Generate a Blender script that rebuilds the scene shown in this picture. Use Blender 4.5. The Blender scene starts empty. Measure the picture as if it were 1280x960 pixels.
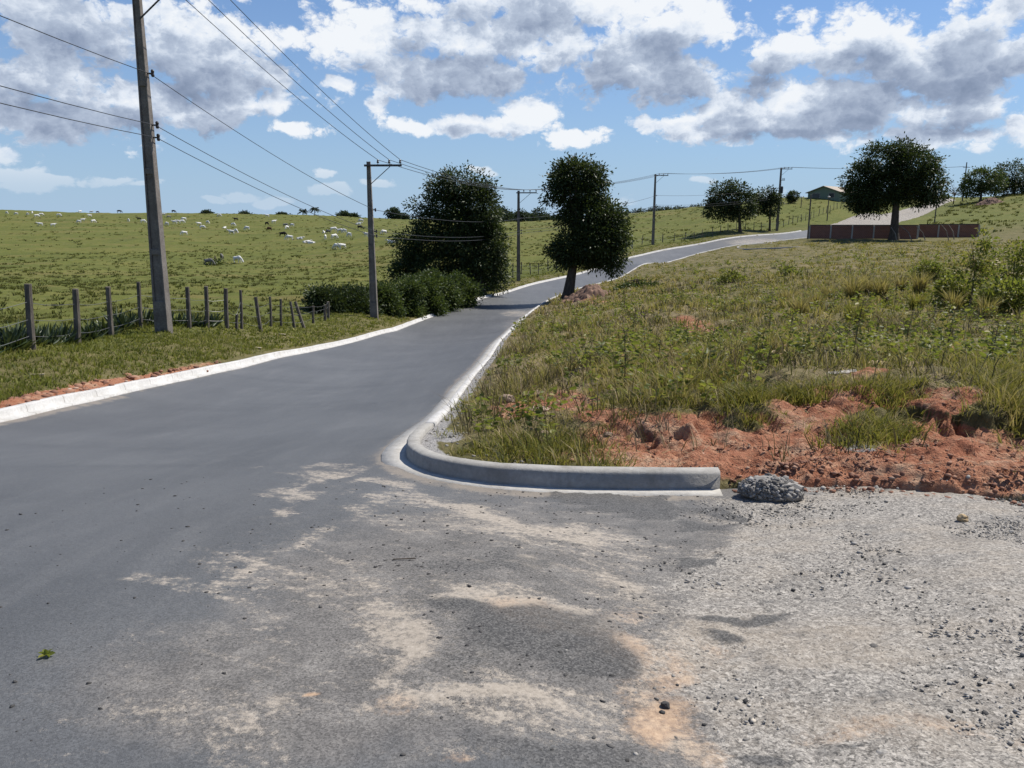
import bpy, bmesh, math, random
import numpy as np
from mathutils import Vector, Matrix

rng = np.random.default_rng(7)
random.seed(7)
R = math.radians
scene = bpy.context.scene
COL = scene.collection

# ------------------------------------------------------------------ camera
F = 963.0                       # focal length in pixels of a 1280 x 960 frame
PITCH = R(12.0)
CAMZ = 1.6
CP, SP = math.cos(PITCH), math.sin(PITCH)
cam_d = bpy.data.cameras.new("camera")
cam_d.sensor_width = 36.0
cam_d.lens = F / 1280 * 36.0
cam_d.clip_start = 0.05
cam_d.clip_end = 9000
cam = bpy.data.objects.new("camera", cam_d)
cam.location = (0, 0, CAMZ)
cam.rotation_euler = (R(90) - PITCH, 0, 0)
COL.objects.link(cam)
scene.camera = cam

# ------------------------------------------------------------------ light
SUN_AZ = R(60)        # clockwise from the view direction (+Y) towards +X
SUN_EL = R(56)
sun_d = bpy.data.lights.new("sun", 'SUN')
sun_d.energy = 5.0
sun_d.angle = R(0.53)
sun_d.color = (1.0, 0.95, 0.87)
sun = bpy.data.objects.new("sun", sun_d)
sdir = Vector((math.sin(SUN_AZ) * math.cos(SUN_EL), math.cos(SUN_AZ) * math.cos(SUN_EL), math.sin(SUN_EL)))
sun.rotation_euler = sdir.to_track_quat('Z', 'Y').to_euler()
sun.location = sdir * 50
COL.objects.link(sun)
vs = scene.view_settings
vs.view_transform = 'Standard'
vs.look = 'None'
vs.exposure = 0.42
vs.gamma = 1.0
vs.use_curve_mapping = False
scene.cycles.max_bounces = 6
scene.cycles.transparent_max_bounces = 8
scene.cycles.caustics_reflective = False
scene.cycles.caustics_refractive = False


class NB:
    """small node-building helper"""
    def __init__(self, nt):
        self.nt = nt
        self.L = nt.links

    def new(self, t, **kw):
        n = self.nt.nodes.new(t)
        for k, v in kw.items():
            setattr(n, k, v)
        return n

    def put(self, sock, v):
        if v is None:
            return
        if hasattr(v, 'is_output') or isinstance(v, bpy.types.NodeSocket):
            self.L.new(v, sock)
        else:
            sock.default_value = v

    def math(self, op, a, b=None, c=None, clamp=False):
        n = self.new('ShaderNodeMath', operation=op, use_clamp=clamp)
        self.put(n.inputs[0], a); self.put(n.inputs[1], b); self.put(n.inputs[2], c)
        return n.outputs[0]

    def vec(self, op, a, b=None):
        n = self.new('ShaderNodeVectorMath', operation=op)
        self.put(n.inputs[0], a); self.put(n.inputs[1], b)
        return n.outputs['Value'] if op in ('LENGTH', 'DISTANCE', 'DOT_PRODUCT') else n.outputs[0]

    def noise(self, vec, scale, detail=4, rough=0.55, dist=0.0, dim='3D'):
        n = self.new('ShaderNodeTexNoise', noise_dimensions=dim)
        self.put(n.inputs['Vector'], vec)
        n.inputs['Scale'].default_value = scale
        n.inputs['Detail'].default_value = detail
        n.inputs['Roughness'].default_value = rough
        n.inputs['Distortion'].default_value = dist
        return n.outputs['Fac']

    def voro(self, vec, scale, feature='F1', out='Distance'):
        n = self.new('ShaderNodeTexVoronoi', feature=feature)
        self.put(n.inputs['Vector'], vec)
        n.inputs['Scale'].default_value = scale
        return n.outputs[out]

    def mix(self, fac, a, b, blend='MIX'):
        n = self.new('ShaderNodeMix', data_type='RGBA', blend_type=blend)
        self.put(n.inputs[0], fac)
        self.put(n.inputs[6], a if not isinstance(a, tuple) or len(a) == 4 else a + (1,))
        self.put(n.inputs[7], b if not isinstance(b, tuple) or len(b) == 4 else b + (1,))
        return n.outputs[2]

    def sstep(self, v, lo, hi):
        n = self.new('ShaderNodeMapRange', interpolation_type='SMOOTHSTEP')
        self.put(n.inputs[0], v)
        n.inputs[1].default_value = lo; n.inputs[2].default_value = hi
        n.inputs[3].default_value = 0; n.inputs[4].default_value = 1
        return n.outputs[0]

    def ramp(self, fac, stops):
        n = self.new('ShaderNodeValToRGB')
        el = n.color_ramp.elements
        while len(el) < len(stops):
            el.new(0.5)
        for e, (p, c) in zip(el, stops):
            e.position = p
            e.color = tuple(c) + (1,) if len(c) == 3 else c
        self.put(n.inputs[0], fac)
        return n.outputs[0]

    def attr(self, name):
        return self.new('ShaderNodeAttribute', attribute_name=name).outputs['Fac']

    def pos(self, scale=None):
        p = self.new('ShaderNodeNewGeometry').outputs['Position']
        return p if scale is None else self.vec('MULTIPLY', p, scale)

    def objco(self, scale=None):
        p = self.new('ShaderNodeTexCoord').outputs['Object']
        return p if scale is None else self.vec('MULTIPLY', p, scale)


def pixdir(u, v):
    a, b = (u - 640) / F, (480 - v) / F
    d = np.array([a, CP + b * SP, b * CP - SP])
    return d


def azel(u, v):
    d = pixdir(u, v)
    d = d / np.linalg.norm(d)
    return math.atan2(d[0], d[1]), math.asin(d[2])


# ------------------------------------------------------------------ sky with cumulus clouds
world = bpy.data.worlds.new("World")
scene.world = world
world.use_nodes = True
wt = world.node_tree
wt.nodes.clear()
nb = NB(wt)
sky = nb.new('ShaderNodeTexSky', sky_type='NISHITA')
sky.sun_disc = False
sky.sun_elevation = SUN_EL
sky.sun_rotation = SUN_AZ
sky.air_density = 1.0
sky.dust_density = 0.6
sky.ozone_density = 2.0
dirv = nb.vec('NORMALIZE', nb.new('ShaderNodeTexCoord').outputs['Generated'])
sep = nb.new('ShaderNodeSeparateXYZ'); nb.L.new(dirv, sep.inputs[0])
az = nb.math('ARCTAN2', sep.outputs[0], sep.outputs[1])
el = nb.math('ARCSINE', sep.outputs[2])
cmb = nb.new('ShaderNodeCombineXYZ')
nb.L.new(az, cmb.inputs[0]); nb.L.new(el, cmb.inputs[1])
P0 = cmb.outputs[0]
# warp the position so the lobes get ragged outlines
wn = nb.new('ShaderNodeTexNoise'); wn.inputs['Scale'].default_value = 9; wn.inputs['Detail'].default_value = 3
nb.L.new(nb.vec('MULTIPLY', P0, (1, 1.6, 1)), wn.inputs['Vector'])
wv = nb.vec('MULTIPLY', nb.vec('SUBTRACT', wn.outputs['Color'], (0.5, 0.5, 0.5)), (0.09, 0.05, 0))
PW = nb.vec('ADD', P0, wv)
CLOUDS = [  # centre u v, radii, in the sky as seen along the road
    (640, 40, 190, 62), (560, 95, 130, 48), (440, 45, 90, 44), (800, 75, 130, 62), (860, 40, 70, 46), (700, 15, 190, 40),
    (975, 70, 62, 50), (1120, 75, 125, 55), (1230, 60, 110, 66), (1080, 40, 70, 26), (1010, 130, 110, 40), (1180, 130, 130, 36),
    (870, 150, 110, 25), (1000, 160, 130, 25), (1180, 170, 110, 18), (590, 155, 90, 20), (655, 145, 52, 26), (715, 170, 40, 16),
    (510, 160, 50, 18), (470, 130, 26, 28), (415, 105, 22, 10), (370, 165, 40, 12), (365, 40, 26, 18),
    (230, 65, 130, 56), (90, 90, 120, 46), (290, 135, 75, 24), (100, 145, 120, 28), (170, 120, 110, 40),
    (60, 18, 150, 42), (10, 216, 34, 9), (36, 228, 30, 8), (75, 222, 26, 5), (150, 226, 24, 7), (178, 232, 26, 6), (300, 238, 30, 7), (345, 244, 34, 7), (265, 246, 24, 5), (1260, 160, 40, 22), (600, 216, 26, 5), (420, 238, 28, 8), (400, 214, 18, 6), (475, 226, 22, 6), (870, 222, 24, 6), (770, 250, 30, 8), (955, 240, 30, 8), (905, 165, 60, 16), (820, 155, 50, 18), (960, 140, 60, 22), (1090, 120, 50, 24),
    (1500, 60, 180, 80), (1400, 150, 120, 30), (-160, 80, 160, 70), (-120, 190, 120, 25), (640, -160, 380, 70), (100, -120, 200, 60), (1200, -140, 240, 70)]
DARKS = [
    (560, 98, 105, 44), (640, 20, 120, 28), (790, 96, 125, 40), (830, 60, 60, 24), (970, 100, 45, 28), (1130, 100, 120, 42), (1240, 70, 90, 55),
    (60, 12, 150, 38), (200, 85, 130, 45), (110, 100, 80, 30), (70, 145, 110, 22), (1060, 145, 110, 26), (1190, 150, 100, 22), (860, 158, 90, 12), (300, 150, 70, 14),
    (1010, 168, 120, 12), (590, 162, 60, 9), (640, -160, 300, 55), (1500, 70, 150, 60), (-160, 90, 130, 50)]
random.seed(3)
for k in range(16):        # clouds over the rest of the sky
    a0 = R(48) + random.random() * R(264)
    CLOUDS.append(('ae', a0 if a0 < math.pi else a0 - 2 * math.pi, R(random.uniform(5, 45)), random.uniform(.12, .3), random.uniform(.05, .12)))


def field(P, blobs, grow=1.0):
    out = None
    for bl in blobs:
        if bl[0] == 'ae':
            _, a, e, ra, re_ = bl
        else:
            u, v, ru, rv = bl
            a, e = azel(u, v)
            ra, re_ = ru / F * grow, rv / F * grow
        d = nb.vec('MULTIPLY', nb.vec('SUBTRACT', P, (a, e, 0)), (1 / ra, 1 / re_, 0))
        f = nb.math('SUBTRACT', 1.0, nb.vec('LENGTH', d))
        out = f if out is None else nb.math('SMOOTH_MAX', out, f, 0.10)
    return out


fc = field(PW, CLOUDS, 1.40)
fd = field(PW, DARKS, 1.36)
nsc = nb.vec('MULTIPLY', P0, (1, 1.35, 1))


def puff(vec, scale, detail):
    """cauliflower bumps: inverted cell distance, summed over octaves"""
    n = nb.new('ShaderNodeTexVoronoi', feature='SMOOTH_F1', voronoi_dimensions='2D')
    nb.L.new(vec, n.inputs['Vector'])
    n.inputs['Scale'].default_value = scale
    n.inputs['Detail'].default_value = detail
    n.inputs['Roughness'].default_value = 0.55
    n.inputs['Lacunarity'].default_value = 2.3
    n.inputs['Smoothness'].default_value = 0.35
    n.normalize = True
    return nb.math('SUBTRACT', 1.0, n.outputs['Distance'])


wn2 = nb.new('ShaderNodeTexNoise'); wn2.inputs['Scale'].default_value = 30; wn2.inputs['Detail'].default_value = 5; wn2.inputs['Roughness'].default_value = .6
nb.L.new(nsc, wn2.inputs['Vector'])
nscw = nb.vec('ADD', nsc, nb.vec('MULTIPLY', nb.vec('SUBTRACT', wn2.outputs['Color'], (0.5, 0.5, 0.5)), (0.035, 0.03, 0)))
LIT = (0.010, 0.022, 0)
pf = puff(nscw, 23, 4)
pf_o = puff(nb.vec('ADD', nscw, LIT), 23, 4)
n_big = nb.noise(nsc, 8.5, 6, 0.55)
n_fine = nb.noise(nsc, 60, 7, 0.65)
f_off = field(nb.vec('ADD', PW, (0.014, 0.030, 0)), CLOUDS, 1.40)
dens = nb.math('ADD', nb.math('SUBTRACT', fc, 0.16), nb.math('MULTIPLY', nb.math('SUBTRACT', n_big, 0.5), 1.5))
dens = nb.math('ADD', dens, nb.math('MULTIPLY', nb.math('SUBTRACT', pf, 0.80), 1.6))
dens = nb.math('ADD', dens, nb.math('MULTIPLY', nb.math('SUBTRACT', n_fine, 0.5), 0.5))
alpha = nb.sstep(dens, 0.0, 0.30)
core = nb.sstep(nb.math('ADD', fd, nb.math('ADD', nb.math('MULTIPLY', nb.math('SUBTRACT', n_big, 0.5), 1.1), nb.math('MULTIPLY', nb.math('SUBTRACT', n_fine, 0.5), 0.35))), -0.1, 0.75)
relief = nb.math('MULTIPLY', nb.math('SUBTRACT', pf_o, pf), 2.2)
relief = nb.math('ADD', relief, nb.math('MULTIPLY', nb.math('SUBTRACT', f_off, fc), 1.5))
thick = nb.sstep(dens, 0.15, 0.8)
shade = nb.math('ADD', nb.math('MULTIPLY', core, 0.52), nb.math('MULTIPLY', thick, 0.26))
shade = nb.math('ADD', shade, nb.math('MULTIPLY', nb.math('SUBTRACT', n_fine, 0.5), 0.12))
shade = nb.math('ADD', shade, nb.math('MULTIPLY', relief, 0.5))
shade = nb.math('MULTIPLY', shade, 1.0, clamp=True)
CLOUD_GAIN = 0.84 / 0.10
ccol = nb.ramp(shade, [(c, tuple(q * CLOUD_GAIN for q in k)) for c, k in (
    (0.0, (0.79, 0.82, 0.86)), (0.22, (0.66, 0.72, 0.81)), (0.45, (0.42, 0.49, 0.61)), (0.75, (0.265, 0.325, 0.445)), (1.0, (0.20, 0.255, 0.365)))])
SKY_TINT = (0.42, 0.61, 0.87)
skyc = nb.mix(1.0, sky.outputs[0], SKY_TINT, 'MULTIPLY')
elc = nb.math('MULTIPLY', el, 57.2958)
# low humid air: the sky pales to a milky blue towards the horizon
hz = nb.math('POWER', 2.718, nb.math('MULTIPLY', nb.math('MAXIMUM', elc, 0.0), -0.09))
skyc = nb.mix(nb.math('MULTIPLY', hz, 0.92), skyc, (0.37 * CLOUD_GAIN, 0.51 * CLOUD_GAIN, 0.68 * CLOUD_GAIN))
alpha = nb.math('MULTIPLY', alpha, nb.math('ADD', nb.math('MULTIPLY', nb.sstep(elc, 1.5, 5.5), .78), .22))
fin = nb.mix(alpha, skyc, ccol)
bg = nb.new('ShaderNodeBackground')
nb.L.new(fin, bg.inputs[0])
bg.inputs[1].default_value = 0.10
wo = nb.new('ShaderNodeOutputWorld')
nb.L.new(bg.outputs[0], wo.inputs[0])
world.cycles.sampling_method = 'MANUAL'
world.cycles.sample_map_resolution = 512

# ------------------------------------------------------------------ ground shape
def P(u, v, t):
    """world point seen at pixel (u, v) of the photograph at depth t metres"""
    d = pixdir(u, v)
    return np.array([d[0] * t, d[1] * t, CAMZ + d[2] * t])


ROAD_L = [(0, 525, 11.2), (120, 497.5, 13.8), (240, 471, 17.8), (300, 458, 20.8), (380, 440, 27), (440, 427, 34), (493, 413, 43), (560, 388, 56), (622, 369, 69.5), (642, 363, 74), (700, 348, 85),
          (760, 331, 97), (830, 313, 110), (900, 300, 120), (950, 294, 127), (1000, 289, 134), (1047, 280, 150), (1100, 268, 172), (1150, 256, 197), (1186, 247, 218)]
ROAD_R = [(524, 520, 11.55), (559, 493, 14.3), (591, 462, 19.3), (616, 430, 28.3), (640, 408, 44.5), (667, 386, 57), (690, 373, 67), (727, 360, 76), (775, 347, 85),
          (826, 330, 97), (895, 312, 110), (955, 304, 117), (1012, 298, 123), (1080, 286, 137), (1125, 277, 152), (1165, 263, 180), (1194, 251, 212)]
CORNER = [(900, 615, 5.95), (800, 615, 6.0), (700, 613, 6.05), (620, 607, 6.2), (560, 598, 6.45), (525, 588, 6.75), (508, 575, 7.15), (512, 561, 7.75), (532, 541, 8.9)]
PLOT = [(1000, 600, 6.2), (1000, 500, 9.3), (1000, 420, 20), (1000, 370, 38), (1000, 330, 75), (960, 310, 106), (1280, 600, 6.1), (1280, 500, 9.2),
        (1280, 420, 19), (1280, 370, 36), (1280, 330, 62), (1250, 305, 95), (750, 500, 10.5), (750, 440, 19), (760, 400, 33), (800, 370, 52), (880, 340, 75),
        (1600, 420, 19), (1600, 330, 62), (1600, 500, 9.2), (1600, 600, 6.1), (800, 330, 92)]
LEFT = [(207, 420, 22.5), (41, 443, 16), (98, 437, 19), (140, 427, 21), (235, 414, 25), (302, 412, 29), (340, 411, 34), (468, 400, 44), (601, 368, 68), (649, 353, 80), (816, 307, 114), (971, 289.5, 134), (925, 291, 129), (760, 320, 107),
        (0, 418, 25), (0, 400, 33), (100, 380, 46), (0, 350, 85), (200, 350, 85), (330, 352, 85), (275, 328, 150), (0, 328, 145), (400, 345, 100), (480, 330, 125), (-200, 330, 140), (-200, 420, 24), (-200, 350, 80),
        (0, 300, 215), (200, 300, 215), (400, 300, 205), (480, 303, 180), (-200, 300, 210), (-200, 280, 300), (0, 280, 310), (200, 281, 310), (400, 282, 290),
        (-300, 262, 420), (0, 262.5, 420), (200, 266.5, 410), (300, 267.5, 400), (400, 269.5, 380), (480, 274, 330), (560, 279, 260), (650, 280, 215), (700, 279, 200),
        (780, 272, 185), (850, 265, 185), (900, 260, 180), (960, 255, 175), (1000, 252, 175), (1040, 250, 175),
        (560, 320, 125), (640, 335, 100), (640, 320, 115), (640, 300, 150), (760, 310, 125), (760, 290, 155), (850, 297, 130), (850, 280, 155), (950, 284, 140), (950, 270, 155), (560, 300, 165),
        (1047, 276, 150), (1085, 266, 165)]
RIGHT = [(1010, 299, 120), (1130, 300, 117), (1225, 297, 119), (1122, 279, 150), (1185, 247, 215), (1230, 249, 190), (1280, 242, 185), (1280, 266, 150), (1290, 290, 122), (1200, 283, 138), (1600, 262, 150), (1600, 245, 190), (1600, 290, 110)]
BEYOND = [(-300, 272, 520), (0, 272, 520), (200, 275, 510), (400, 278, 480), (560, 283, 400), (650, 284, 340), (780, 281, 320), (900, 276, 300), (1000, 270, 280), (1100, 262, 270), (1200, 256, 280), (1300, 256, 280), (1600, 256, 280)]
BEYOND += [(u, 279, 1200) for u in range(-300, 1700, 200)] + [(u, 274, 4000) for u in range(-300, 1700, 200)]
NEAR = [(640, 960, 2.3), (0, 960, 2.3), (1280, 960, 2.3), (640, 760, 3.4), (0, 760, 3.4), (1280, 760, 3.4), (640, 680, 4.4), (200, 640, 5.1), (1200, 640, 5.2), (0, 600, 6.3)]
pts = [P(*p) for L in (ROAD_L, ROAD_R, CORNER, PLOT, LEFT, RIGHT, BEYOND, NEAR) for p in L]
cx = [p[0] for p in pts]; cy = [p[1] for p in pts]; cz = [p[2] for p in pts]
for azd in (-180, -150, -120, -90, -60, 60, 90, 120, 150, 180):
    for r, z in ((1.0, 0.0), (3, 0), (10, 0.15), (40, 0.5), (150, 0.5), (600, 0), (4000, -5)):
        if abs(azd) < 61 and r > 5:
            z = {10: -.5, 40: -2, 150: -2.5, 600: 1, 4000: 2}[r]
        cx.append(r * math.sin(R(azd))); cy.append(r * math.cos(R(azd))); cz.append(z)
cx, cy, cz = map(np.array, (cx, cy, cz))


def _warp(x, y):
    r = np.sqrt(x * x + y * y) + 1e-6
    return np.stack([np.arctan2(x, y) * 2.4, np.log(r + 0.6)], -1), r


def _phi(d2):
    return 0.5 * d2 * np.log(d2 + 1e-12)


_cq, _cr = _warp(cx, cy)
_g = cz / (_cr + 5)
_n = len(_g)
_K = _phi(((_cq[:, None] - _cq[None]) ** 2).sum(-1)) + np.eye(_n) * 4e-4
_A = np.concatenate([np.ones((_n, 1)), _cq], 1)
_M = np.block([[_K, _A], [_A.T, np.zeros((3, 3))]])
_w = np.linalg.solve(_M, np.concatenate([_g, np.zeros(3)]))


def H(x, y):
    """smooth land surface (road level)"""
    x = np.atleast_1d(np.asarray(x, float)); y = np.atleast_1d(np.asarray(y, float))
    out = np.empty(x.shape)
    fx, fy, fo = x.ravel(), y.ravel(), out.ravel()
    for i in range(0, fx.size, 40000):
        q, r = _warp(fx[i:i + 40000], fy[i:i + 40000])
        k = _phi(((q[:, None] - _cq[None]) ** 2).sum(-1))
        fo[i:i + 40000] = (k @ _w[:_n] + _w[_n] + q @ _w[_n + 1:]) * (r + 5)
    return fo.reshape(x.shape)


def _hash(ix, iy, seed):
    h = (ix.astype(np.int64) * 374761393 + iy.astype(np.int64) * 668265263 + seed * 974711) & 0x7fffffff
    h = ((h ^ (h >> 13)) * 1274126177) & 0x7fffffff
    return ((h ^ (h >> 16)) & 0xffff) / 65535.0


def vnoise(x, y, sc, seed=0, oct=3):
    tot = 0; amp = 1; nrm = 0
    for o in range(oct):
        X = x * sc * 2 ** o + 17.3 * o; Y = y * sc * 2 ** o - 9.1 * o
        ix, iy = np.floor(X), np.floor(Y)
        fx_, fy_ = X - ix, Y - iy
        fx_ = fx_ * fx_ * (3 - 2 * fx_); fy_ = fy_ * fy_ * (3 - 2 * fy_)
        a = _hash(ix, iy, seed + o); b = _hash(ix + 1, iy, seed + o)
        c = _hash(ix, iy + 1, seed + o); d = _hash(ix + 1, iy + 1, seed + o)
        tot = tot + amp * ((a * (1 - fx_) + b * fx_) * (1 - fy_) + (c * (1 - fx_) + d * fx_) * fy_)
        nrm += amp; amp *= 0.5
    return tot / nrm


def sstep(v, a, b):
    t = np.clip((v - a) / (b - a), 0, 1)
    return t * t * (3 - 2 * t)


def smooth_line(pts2, step=0.5, closed=False):
    """Catmull-Rom resample of a 2-D polyline"""
    p = np.array(pts2, float)
    q = np.vstack([2 * p[0] - p[1], p, 2 * p[-1] - p[-2]])
    out = []
    for i in range(1, len(q) - 2):
        p0, p1, p2, p3 = q[i - 1], q[i], q[i + 1], q[i + 2]
        n = max(2, int(np.linalg.norm(p2 - p1) / step))
        t = (np.arange(n) / n)[:, None]
        # centripetal-ish: tangents scaled by segment lengths keep uneven spacing from overshooting
        l01, l12, l23 = [max(np.linalg.norm(b - a), 1e-6) for a, b in ((p0, p1), (p1, p2), (p2, p3))]
        m1 = ((p1 - p0) / l01 * l12 + (p2 - p1)) * 0.5
        m2 = ((p3 - p2) / l23 * l12 + (p2 - p1)) * 0.5
        h00 = 2 * t ** 3 - 3 * t ** 2 + 1; h10 = t ** 3 - 2 * t ** 2 + t
        h01 = -2 * t ** 3 + 3 * t ** 2; h11 = t ** 3 - t ** 2
        out.append(h00 * p1 + h10 * m1 + h01 * p2 + h11 * m2)
    out.append(p[-1:])
    return np.vstack(out)


left_xy = [(-7.7, -30), (-7.6, -10), (-7.5, 4)] + [tuple(P(*p)[:2]) for p in ROAD_L]
LEFT_LINE = smooth_line(left_xy, 0.5)
corner_xy = [tuple(P(*p)[:2]) for p in CORNER]
right_xy = [tuple(P(*p)[:2]) for p in ROAD_R]
# the kerb stands a gutter's width outside the asphalt edge
_rl = smooth_line(right_xy, 0.5)
_t = np.gradient(_rl, axis=0); _t /= np.linalg.norm(_t, axis=1)[:, None]
KERB_OFF = 0.20
_kl = _rl + np.stack([_t[:, 1], -_t[:, 0]], -1) * KERB_OFF
KERB_LINE = smooth_line(corner_xy + [tuple(p) for p in _kl[8::10]] + [tuple(_kl[-1])], 0.25)    # from the broken end round the corner and away
soil_edge = [(30, 4.4), (14, 4.6), (9, 4.75), (6, 4.95)] + [tuple(P(*p)[:2]) for p in ((1280, 634, 5.45), (1160, 624, 5.65), (1060, 612, 5.9), (960, 611, 5.95))]
def simplify(p, tol):
    p = np.asarray(p); keep = [0, len(p) - 1]; st = [(0, len(p) - 1)]
    while st:
        a, b = st.pop()
        if b - a < 2: continue
        d = p[b] - p[a]; L = np.linalg.norm(d) + 1e-9
        e = np.abs(d[0] * (p[a + 1:b, 1] - p[a, 1]) - d[1] * (p[a + 1:b, 0] - p[a, 0])) / L
        k = int(np.argmax(e))
        if e[k] > tol:
            keep.append(a + 1 + k); st += [(a, a + 1 + k), (a + 1 + k, b)]
    return p[sorted(keep)]


POLY = np.vstack([simplify(LEFT_LINE, .015), simplify(KERB_LINE, .012)[::-1], np.array(soil_edge[::-1]), [(30, -30)]])


def poly_sd(x, y, poly, closed=True):
    """signed distance (negative inside) to a polygon"""
    x = np.asarray(x, float).ravel(); y = np.asarray(y, float).ravel()
    a = poly; b = np.roll(poly, -1, 0)
    if not closed:
        a, b = a[:-1], b[:-1]
    res = np.empty(x.size)
    d = b - a; dd = (d ** 2).sum(1) + 1e-12
    for i in range(0, x.size, 20000):
        X = x[i:i + 20000, None]; Y = y[i:i + 20000, None]
        t = np.clip(((X - a[:, 0]) * d[:, 0] + (Y - a[:, 1]) * d[:, 1]) / dd, 0, 1)
        px = X - a[:, 0] - t * d[:, 0]; py = Y - a[:, 1] - t * d[:, 1]
        m = np.sqrt((px * px + py * py).min(1))
        if closed:
            c = ((a[:, 1] > Y) != (b[:, 1] > Y)) & (X < d[:, 0] * (Y - a[:, 1]) / np.where(np.abs(d[:, 1]) < 1e-9, 1e-9, d[:, 1]) + a[:, 0])
            m = np.where(c.sum(1) % 2 == 1, -m, m)
        res[i:i + 20000] = m
    return res


def proj(x, y, z):
    zz = z - CAMZ
    t = y * CP - zz * SP
    t = np.where(t < 0.3, 0.3, t)
    b = (y * SP + zz * CP) / t
    return 640 + F * x / t, 480 - F * b, t


def blobmask(u, v, lst):
    m = np.zeros(np.shape(u))
    for e in lst:
        d = np.sqrt(((u - e[0]) / e[2]) ** 2 + ((v - e[1]) / e[3]) ** 2)
        m = np.maximum(m, (1 - sstep(d, 0.35, 1.35)) * e[4])
    return m


SOIL = [(1010, 560, 330, 48, 1), (1180, 585, 240, 50, 1), (850, 580, 110, 24, .9), (1050, 503, 95, 26, .9), (1190, 500, 110, 18, .8), (1110, 470, 60, 12, .6), (870, 410, 34, 14, .6),
        (700, 500, 60, 18, .6), (645, 512, 44, 16, .65), (830, 455, 26, 9, .6), (860, 400, 25, 10, .6), (760, 520, 60, 12, .5), (735, 376, 34, 9, .45), (900, 470, 40, 8, .45)]
NOSOIL = [(1075, 553, 44, 14, 1), (1110, 520, 50, 12, .9), (1240, 515, 40, 20, .9), (930, 530, 30, 10, .8), (1180, 470, 90, 10, .8)]


def soil_amount(x, y, z, sd):
    u, v, t = proj(x, y, z)
    m = blobmask(u, v, SOIL) * (y > 3)
    m = m - blobmask(u, v, NOSOIL)
    n = vnoise(x, y, 1.1, 5, 4)
    m = np.clip(m, 0, 1) * 1.15 + (n - 0.5) * 0.9 * (m > 0.02)
    # torn red earth behind the left kerb
    lv = (x < -6.5) & (sd > 0) & (y < 26)
    m = np.where(lv, (1 - sstep(sd, 0.15 + 0.3 * n, 0.42 + 0.45 * n)) * (.35 + 1.1 * n) * (1 - sstep(y, 15, 24)), m)
    return np.clip(m, 0, 1)


LEDGE_U = [600, 690, 760, 830, 860, 900, 960, 1000, 1060, 1130, 1180, 1290, 1450]
LEDGE_V = [585, 560, 532, 546, 538, 515, 500, 505, 515, 520, 537, 535, 530]
LEDGE_H = [0, 0, .06, .08, .07, .04, .05, .05, .05, .06, .20, .20, .20]


def land(x, y):
    """finished height of the land: sunk below the road sheet, level with the kerb's back outside it"""
    h = H(x, y)
    sd = poly_sd(x, y, POLY)
    sd = sd.reshape(np.shape(h))
    kerbless = sstep(x, 1.35, 1.7) * (1 - sstep(y, 9, 14)) * (sd < 6)
    n1 = vnoise(x, y, 2.6, 11, 3); n2 = vnoise(x, y, 9.0, 12, 3)
    out_k = 0.11 + 0 * h
    sdb = sd + (n2 - .5) * .22 + (vnoise(x, y, 24, 16, 2) - .5) * .08
    bank = 0.02 + (0.04 + 0.17 * n1) * sstep(sdb, 0.03, 0.16 + 0.30 * n2)
    o = out_k * (1 - kerbless) + bank * kerbless
    near = 1 - sstep(np.sqrt(x * x + y * y), 30, 70)
    rough = (n1 - .5) * 0.14 + (n2 - .5) * 0.06
    o = o + rough * near * sstep(sd, 0.2, 0.8)
    lu, lv, _ = proj(x, y, h + .2)
    lu2 = lu + (vnoise(x, y, 1.7, 15, 3) - .5) * 40
    dv = np.interp(lu2, LEDGE_U, LEDGE_V) + (n1 - .5) * 26 + (n2 - .5) * 16 - lv
    o = o + np.where((y > 4) & (y < 30) & (x > -1), np.interp(lu2, LEDGE_U, LEDGE_H) * sstep(dv, 0, 6) * (1 - sstep(dv, 14, 120)), 0)
    # humps and hollows of the waste plot
    plot = sstep(x, -1.0, 1.0) * sstep(sd, 0.6, 2.0) * (1 - sstep(y, 80, 110))
    o = o + plot * (vnoise(x, y, 0.35, 14, 3) - 0.42) * 0.55
    past = sstep(sd, 2.5, 5) * (x < 0.45 * y) * sstep(y, 8, 30)
    o = o + past * ((vnoise(x, y, 0.55, 21, 2) - .5) * 0.5 + (vnoise(x, y, 0.12, 22, 2) - .5) * 0.5)
    w = sstep(sd, 0.01, 0.11)
    return h + np.where(sd < 0, -0.12, -0.12 * (1 - w) + o * w), sd, h


def ground(x, y):
    z, sd, h = land(np.atleast_1d(np.asarray(x, float)), np.atleast_1d(np.asarray(y, float)))
    return np.where(sd < 0, h, z)


def gz(x, y):
    return float(ground(x, y)[0])


_ts = np.concatenate([np.geomspace(1.5, 900, 1500)])


def hit(u, v):
    d = pixdir(u, v)
    X, Y, Z = d[0] * _ts, d[1] * _ts, CAMZ + d[2] * _ts
    g = H(X, Y) + 0.1
    k = np.argmax(Z < g)
    if Z[k] >= g[k]:
        k = int(np.argmin(np.where((_ts > 120) & (_ts < 440), (Z - g) / _ts, 9)))
        return X[k], Y[k], _ts[k]
    if k > 0:
        a, b = Z[k - 1] - g[k - 1], Z[k] - g[k]
        t = _ts[k - 1] + (_ts[k] - _ts[k - 1]) * a / (a - b)
    else:
        t = _ts[0]
    return d[0] * t, d[1] * t, t


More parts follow.
